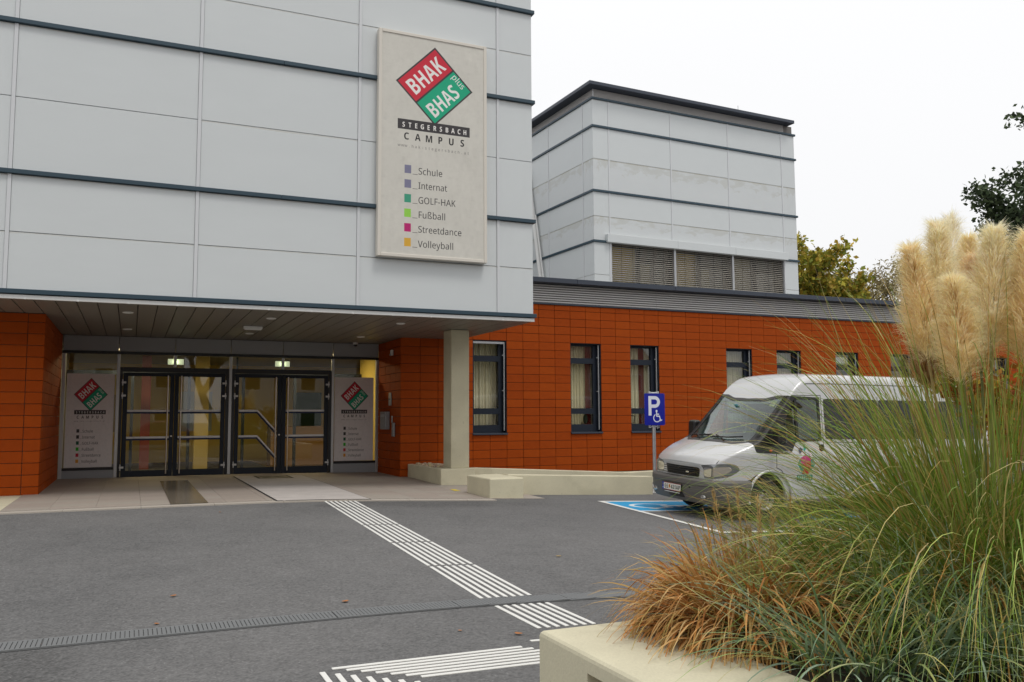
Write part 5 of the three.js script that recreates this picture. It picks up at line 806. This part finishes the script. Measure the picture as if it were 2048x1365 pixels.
pampas(-1.38, 11.62, 2600, 0.34, 'tall pampas grass with cream feathery plumes in the concrete planter', [
  [-1.69, 2.21, 11.46, -1.58, 1.56, 11.45, 0.125, 1.05, tan], [-1.48, 2.36, 11.47, -1.45, 1.58, 11.42, 0.13, 1.15, cream], [-1.74, 1.98, 11.76, -1.68, 1.42, 11.72, 0.11, 1.0, tan], [-1.36, 2.28, 11.73, -1.37, 1.62, 11.67, 0.15, 1.25, cream], [-1.27, 2.24, 11.86, -1.28, 1.52, 11.80, 0.14, 1.15, tan],
  [-0.96, 2.36, 11.26, -0.95, 1.62, 11.21, 0.14, 1.0, tan], [-0.90, 2.54, 11.09, -0.86, 1.92, 11.07, 0.12, 0.42, pale], [-1.36, 1.74, 11.24, -1.35, 1.42, 11.23, 0.07, 0.6, [0.62, 0.42, 0.22]], [-1.12, 2.2, 11.42, -1.10, 1.50, 11.40, 0.14, 1.0, [0.85, 0.66, 0.40]], [-1.02, 2.15, 11.9, -1.04, 1.5, 11.85, 0.14, 0.9, tan], [-0.80, 2.3, 11.55, -0.85, 1.6, 11.5, 0.14, 0.9, cream]], [-0.42, 0.05]);
pampas(-0.55, 12.3, 900, 0.3, 'leafy pampas grass clump without plumes beside the plumed one', [], [-0.1, 0.1]);
function tuft(name, label, category, cx, cz, n, spread, L, cols, tips, w, e0, e1, droop, bias, m = leafM) {
  const t = thing(name, label, category, [cx, 0.17, cz]), B = new Blades();
  for (let i = 0; i < n; i++) { const a = rnd() * 6.283, r = spread * Math.sqrt(rnd()), out = a + rr(-0.9, 0.9), e = rr(e0, e1), c = vary(pick(cols)); B.blade(Math.cos(a) * r, rr(-0.04, 0.03), Math.sin(a) * r, Math.cos(out) * e + bias[0] * e, 1, Math.sin(out) * e + bias[1] * e, rr(L[0], L[1]), rr(w[0], w[1]), rr(droop[0], droop[1]), 9, c, rnd() < 0.5 ? vary(pick(tips)) : c, rr(-0.3, 0.3)); }
  B.build('leaf_tuft', m, t); return t;
}
reseed(77);
const brown = tuft('dry_grass', 'rust brown dry grass clump near the corner of the planter', 'ornamental grass', -2.68, 11.24, 2700, 0.31, [0.28, 0.68], rust, straw, [0.010, 0.024], 0.15, 1.5, [1.5, 8], [-0.15, 0.1]);
{ const B = new Blades(); for (let i = 0; i < 26; i++) { const a = rnd() * 6.283, r = 0.22 * rnd(), h = rr(0.45, 0.72), lx = rr(-0.35, 0.15), lz = rr(-0.2, 0.2); for (let k = 0; k < 60; k++) { const t = rnd(), q = 0.62 + 0.38 * t, w = 0.018 * (1 - t) + 0.004; B.blade(Math.cos(a) * r + lx * q * h, q * h, Math.sin(a) * r + lz * q * h, rr(-1, 1) + lx * 2, 1.6, rr(-1, 1), rr(0.02, 0.045), 0.003, 1, 2, vary([0.42, 0.27, 0.09]), vary([0.5, 0.36, 0.15])); } B.blade(Math.cos(a) * r, 0, Math.sin(a) * r, lx, 1, lz, h, 0.004, 0.1, 6, [0.3, 0.2, 0.06], [0.4, 0.27, 0.09]); } B.build('seed_heads', strawM, brown); }
tuft('blue_grass', 'low blue green grass hanging over the planter slab', 'ornamental grass', -2.52, 11.86, 480, 0.36, [0.40, 0.85], bluegreen, [[0.50, 0.40, 0.12], [0.3, 0.35, 0.16]], [0.008, 0.017], 0.5, 2.2, [0.3, 1.8], [-0.25, 0.15]);
tuft('blue_grass', 'blue green grass tuft in front of the pampas stems', 'ornamental grass', -1.95, 12.08, 700, 0.34, [0.45, 0.95], bluegreen, [[0.25, 0.30, 0.14]], [0.006, 0.013], 0.3, 1.7, [0.4, 2.0], [-0.25, 0.1]);
tuft('green_grass', 'fine green grass between the brown clump and the pampas', 'ornamental grass', -1.92, 11.45, 1300, 0.36, [0.6, 1.2], green, straw, [0.006, 0.011], 0.3, 1.3, [0.5, 1.8], [-0.35, 0.0]);
tuft('dry_grass', 'thin orange brown grass clump right of the blue grass', 'ornamental grass', -1.55, 12.1, 500, 0.35, [0.4, 0.9], rust, straw, [0.004, 0.008], 0.2, 1.2, [0.5, 2.2], [0, 0.1]);

// trees: limbs grown by rule, leaves as small bent faces round the twigs
function tree(name, label, x, z, y0, H, R, opt) {
  const t = thing(name, label, 'tree', [x, y0, z], null), limbs = [], tips = [], { leaves, leafSize, cols, trunk = 0.25, squash = 0.8, bare = 0, forks = 5 } = opt;
  const grow = (p, d, len, r, level) => { const n = 4, pts = [p.clone()]; let q = p.clone(), e = d.clone(); for (let i = 0; i < n; i++) { e.add(new THREE.Vector3(gauss() * 0.22, gauss() * 0.12 + 0.05, gauss() * 0.22)).normalize(); q = q.clone().addScaledVector(e, len / n); pts.push(q.clone()); }
    const c = new THREE.CatmullRomCurve3(pts), g = new THREE.TubeGeometry(c, 6, r, level > 2 ? 4 : 7, false), P = g.attributes.position; { const rad = level > 2 ? 4 : 7; for (let i = 0; i < P.count; i++) { const s = Math.floor(i / (rad + 1)) / 6, o = c.getPoint(s), k = 1 - 0.5 * s; P.setXYZ(i, o.x + (P.getX(i) - o.x) * k, o.y + (P.getY(i) - o.y) * k, o.z + (P.getZ(i) - o.z) * k); } } limbs.push(g);
    if (level >= 3 + (bare ? 1 : 0)) { tips.push(...pts.slice(1)); return; } if (level >= 2) tips.push(q, pts[3]);
    const m = level === 0 ? forks : 3 + Math.floor(rnd() * 2); for (let k = 0; k < m; k++) { const a = rnd() * 6.283, up = level === 0 ? rr(0.5, 1.2) : rr(0.1, 0.8), nd = e.clone().multiplyScalar(0.5).add(new THREE.Vector3(Math.cos(a), up, Math.sin(a))).normalize(); grow(pts[level === 0 ? 4 - (k % 2) : 2 + (k % 3)], nd, len * rr(0.55, 0.8), r * 0.52, level + 1); } };
  grow(new THREE.Vector3(0, 0, 0), new THREE.Vector3(0, 1, 0), H * 0.36, trunk, 0);
  const s = new THREE.Box3(); tips.forEach((p) => s.expandByPoint(p)); const k = H / (s.max.y || 1), kx = R * 2 / Math.max(1, (s.max.x - s.min.x + s.max.z - s.min.z) / 2);
  const wood = merge(limbs).scale(kx, k, kx); wood.computeVertexNormals(); mesh('trunk', wood, mat(opt.bark ?? [0.07, 0.055, 0.04], 0.9), t);
  const p = [], c = [], idx = []; for (let i = 0; i < leaves; i++) { const o = tips[Math.floor(rnd() * tips.length)], x0 = o.x * kx + gauss() * opt.clump, y = o.y * k + gauss() * opt.clump * squash, zz = o.z * kx + gauss() * opt.clump, a = new THREE.Vector3(gauss(), gauss(), gauss()).normalize(), b = new THREE.Vector3(gauss(), gauss(), gauss()).cross(a).normalize(), l = leafSize * rr(0.6, 1.3), w = l * (opt.narrow ?? 0.6), q = p.length / 3;
    p.push(x0 - a.x * l, y - a.y * l, zz - a.z * l, x0 + b.x * w, y + b.y * w, zz + b.z * w, x0 + a.x * l, y + a.y * l, zz + a.z * l, x0 - b.x * w, y - b.y * w, zz - b.z * w); const cc = vary(pick(cols), 0.3); for (let j = 0; j < 4; j++) c.push(...cc); idx.push(q, q + 1, q + 2, q, q + 2, q + 3); }
  const g = new THREE.BufferGeometry(); g.setAttribute('position', new THREE.Float32BufferAttribute(p, 3)); g.setAttribute('color', new THREE.Float32BufferAttribute(c, 3)); g.setIndex(idx); g.computeVertexNormals(); mesh('crown', g, leafM, t); return t;
}
reseed(501); tree('autumn_tree', 'yellow green autumn tree rising behind the orange wing', 29.0, -24.5, -1, 13.0, 5.2, { leaves: 22000, leafSize: 0.17, clump: 0.5, forks: 7, cols: [[0.40, 0.35, 0.04], [0.30, 0.30, 0.04], [0.46, 0.37, 0.06], [0.20, 0.23, 0.04], [0.50, 0.35, 0.06]] });
reseed(733); tree('willow_tree', 'thin nearly bare pale tree behind the end of the orange wing', 36.5, -26.5, -1, 13.2, 4.4, { leaves: 19000, leafSize: 0.13, clump: 0.55, narrow: 0.3, bare: 1, cols: [[0.30, 0.25, 0.10], [0.34, 0.28, 0.13], [0.25, 0.20, 0.08]], bark: [0.10, 0.07, 0.05] });
reseed(95); tree('dark_tree', 'dark green broadleaf tree towering above the pampas plumes', 44.6, -15.5, -1, 20.3, 8.8, { leaves: 42000, leafSize: 0.17, clump: 0.85, forks: 8, trunk: 0.4, cols: [[0.05, 0.075, 0.035], [0.07, 0.10, 0.045], [0.04, 0.055, 0.03], [0.09, 0.12, 0.055]] });
reseed(52); tree('autumn_shrub', 'red and yellow autumn shrub growing behind the pampas stems', -0.35, 11.25, 0.15, 1.62, 0.62, { leaves: 6500, leafSize: 0.026, clump: 0.09, trunk: 0.03, cols: [[0.45, 0.12, 0.03], [0.5, 0.36, 0.04], [0.36, 0.40, 0.06], [0.5, 0.22, 0.04]] });

{ // fallen leaves on the asphalt
  reseed(9); const lm = [[0.36, 0.14, 0.04], [0.30, 0.10, 0.03], [0.40, 0.26, 0.06], [0.09, 0.06, 0.04]].map((c) => mat(c, 0.8, 0, { side: THREE.DoubleSide })), g = new THREE.CircleGeometry(0.035, 10).rotateX(-Math.PI / 2), P = g.attributes.position; for (let i = 0; i < P.count; i++) { P.setX(i, P.getX(i) * 1.5); P.setY(i, 0.006 + 0.25 * Math.abs(P.getZ(i)) + 4 * P.getX(i) ** 2); } g.computeVertexNormals();
  for (const [x, z] of [[-3.9, 7.6], [-5.35, 7.75], [-3.35, 8.85], [-3.0, 9.1], [-6.1, 8.02], [-2.5, 8.0], [-5.2, 6.9], [-1.2, 6.2], [-4.4, 2.1]]) { const m = mesh('fallen_leaf', g, pick(lm)); m.position.set(x, G(x, z) + 0.004, z); m.rotation.y = rnd() * 6; m.scale.setScalar(rr(0.3, 0.65)); tag(m, 'single small fallen autumn leaf lying on the asphalt', 'leaf', 'fallen leaves on the asphalt'); }
}

// ---------------------------------------------------------------- across the street, seen only as reflections in the glass
function makeCar(x, z, turn, paint, label) {
  const c = thing('parked_car', label, 'car', [x, G(x, z), z]); c.rotation.y = turn;
  const S = { len: 4.2, top: curve([[0, 0.66], [0.15, 0.76], [1.0, 0.90], [1.2, 0.95], [1.85, 1.36], [2.4, 1.45], [3.2, 1.38], [3.75, 1.02], [4.1, 0.92], [4.2, 0.80]]), bottom: () => 0.24, crown: 0.02, half: (q, y) => Math.max(0.3, 0.86 - 0.14 * Math.pow(clamp(1 - q / 0.9), 2) - 0.10 * Math.pow(clamp((q - 3.6) / 0.6), 2) - (y > 0.86 ? 0.42 * (y - 0.86) : 0)), round: () => 0.09, bow: (q, zz) => 0.2 * zz * zz * (1 - smooth(0.1, 1.6, q)) };
  let body = op(brush(loft(S, 0, 60)), brush(plain(new THREE.CylinderGeometry(0.35, 0.35, 2.4, 28).rotateX(Math.PI / 2).translate(0.78, 0.30, 0))), SUBTRACTION); body = op(body, brush(plain(new THREE.CylinderGeometry(0.35, 0.35, 2.4, 28).rotateX(Math.PI / 2).translate(3.36, 0.30, 0))), SUBTRACTION); mesh('body', body.geometry, mat(paint, 0.3, 0.3, { clearcoat: 1, clearcoatRoughness: 0.05 }), c);
  const skin = op(brush(loft(S, -0.005, 60)), brush(loft(S, 0.02, 50)), SUBTRACTION);
  for (const s of [[0.3, 1.2], [-1.2, -0.3]]) mesh('side_window', op(skin, prismZ(roundPoly([[1.42, 0.92], [3.50, 0.95], [3.15, 1.30], [2.4, 1.37], [1.92, 1.31]], 0.05), ...s), INTERSECTION).geometry, M.tint, c);
  mesh('windscreen', op(skin, prismY(roundPoly([[1.25, -0.68], [1.25, 0.68], [1.82, 0.56], [1.82, -0.56]], 0.05), 0.9, 1.6), INTERSECTION).geometry, M.tint, c);
  for (const s of [1, -1]) for (const q of [0.78, 3.36]) makeWheel(c, q, s * 0.76, s, 0.30, 0.19);
  return c;
}
makeCar(-6.6, 21.5, 0, [0.16, 0.03, 0.03], 'dark red car parked across the street, mirrored in the left doors');
makeCar(2.6, 22.5, Math.PI, [0.62, 0.63, 0.65], 'silver car parked across the street, mirrored in the right doors');
function makeHouse(x, z, w, d, h, wallC, roofC, label) { // simple house: rendered walls, pitched roof, framed windows facing the yard (-z)
  const o = thing('house', label, 'house', [x, -0.3, z]); mesh('wall', box(-w / 2, w / 2, 0, h, 0, d), mat(wallC, 0.85), o);
  const r = extrude([[-0.5, 0], [d / 2, d * 0.42], [d + 0.5, 0], [d + 0.5, -0.15], [d / 2, d * 0.42 - 0.18], [-0.5, -0.15]], w + 0.8).rotateY(-Math.PI / 2); r.computeBoundingBox(); mesh('roof', r.translate(-r.boundingBox.min.x - w / 2 - 0.4, h, -r.boundingBox.min.z - 0.5), mat(roofC, 0.8), o);
  mesh('gable', extrude([[0.1, 0], [d - 0.1, 0], [d / 2, d * 0.40]], w - 0.1).rotateY(-Math.PI / 2).translate(w / 2 - 0.05, h, 0), mat(wallC, 0.85), o);
  for (let i = 0; i < 4; i++) for (const y of [0.9, 3.5]) { const cx = lerp(-w / 2 + 1.2, w / 2 - 1.2, i / 3), q = part('window', o); mesh('window_frame', merge([box(cx - 0.6, cx - 0.5, y, y + 1.4, -0.05, 0.0), box(cx + 0.5, cx + 0.6, y, y + 1.4, -0.05, 0.0), box(cx - 0.5, cx + 0.5, y, y + 0.1, -0.05, 0.0), box(cx - 0.5, cx + 0.5, y + 1.3, y + 1.4, -0.05, 0.0)]), M.whiteMetal, q); mesh('pane', box(cx - 0.5, cx + 0.5, y + 0.1, y + 1.3, -0.03, -0.02), M.tint, q); }
}
makeHouse(-9, 33, 13, 9, 6, [0.60, 0.55, 0.46], [0.22, 0.06, 0.03], 'cream house with red roof across the street behind the viewer');
makeHouse(8, 36, 14, 10, 6, [0.62, 0.62, 0.60], [0.20, 0.07, 0.04], 'white house with red roof across the street behind the viewer');
makeHouse(25, 34, 13, 9, 5.6, [0.50, 0.44, 0.30], [0.16, 0.06, 0.04], 'ochre house with brown roof across the street behind the viewer');
makeHouse(-27, 35, 14, 9, 6, [0.55, 0.50, 0.44], [0.20, 0.07, 0.05], 'beige house with dark red roof across the street behind the viewer');
reseed(640);
tree('street_tree', 'green street tree between two houses behind the viewer', -0.5, 31, -0.3, 9.5, 3.2, { leaves: 7000, leafSize: 0.2, clump: 0.4, cols: [[0.06, 0.09, 0.02], [0.09, 0.11, 0.025]] });
tree('street_tree', 'yellowing street tree beside the white house behind the viewer', 17, 31, -0.3, 8.5, 3.0, { leaves: 7000, leafSize: 0.2, clump: 0.4, cols: [[0.16, 0.14, 0.02], [0.10, 0.11, 0.025]] });

const renderer = new THREE.WebGLRenderer({ antialias: true });
renderer.toneMapping = THREE.LinearToneMapping; renderer.toneMappingExposure = EXPOSURE;
renderer.shadowMap.enabled = true; renderer.setSize(1024, 682);
renderer.render(scene, camera);
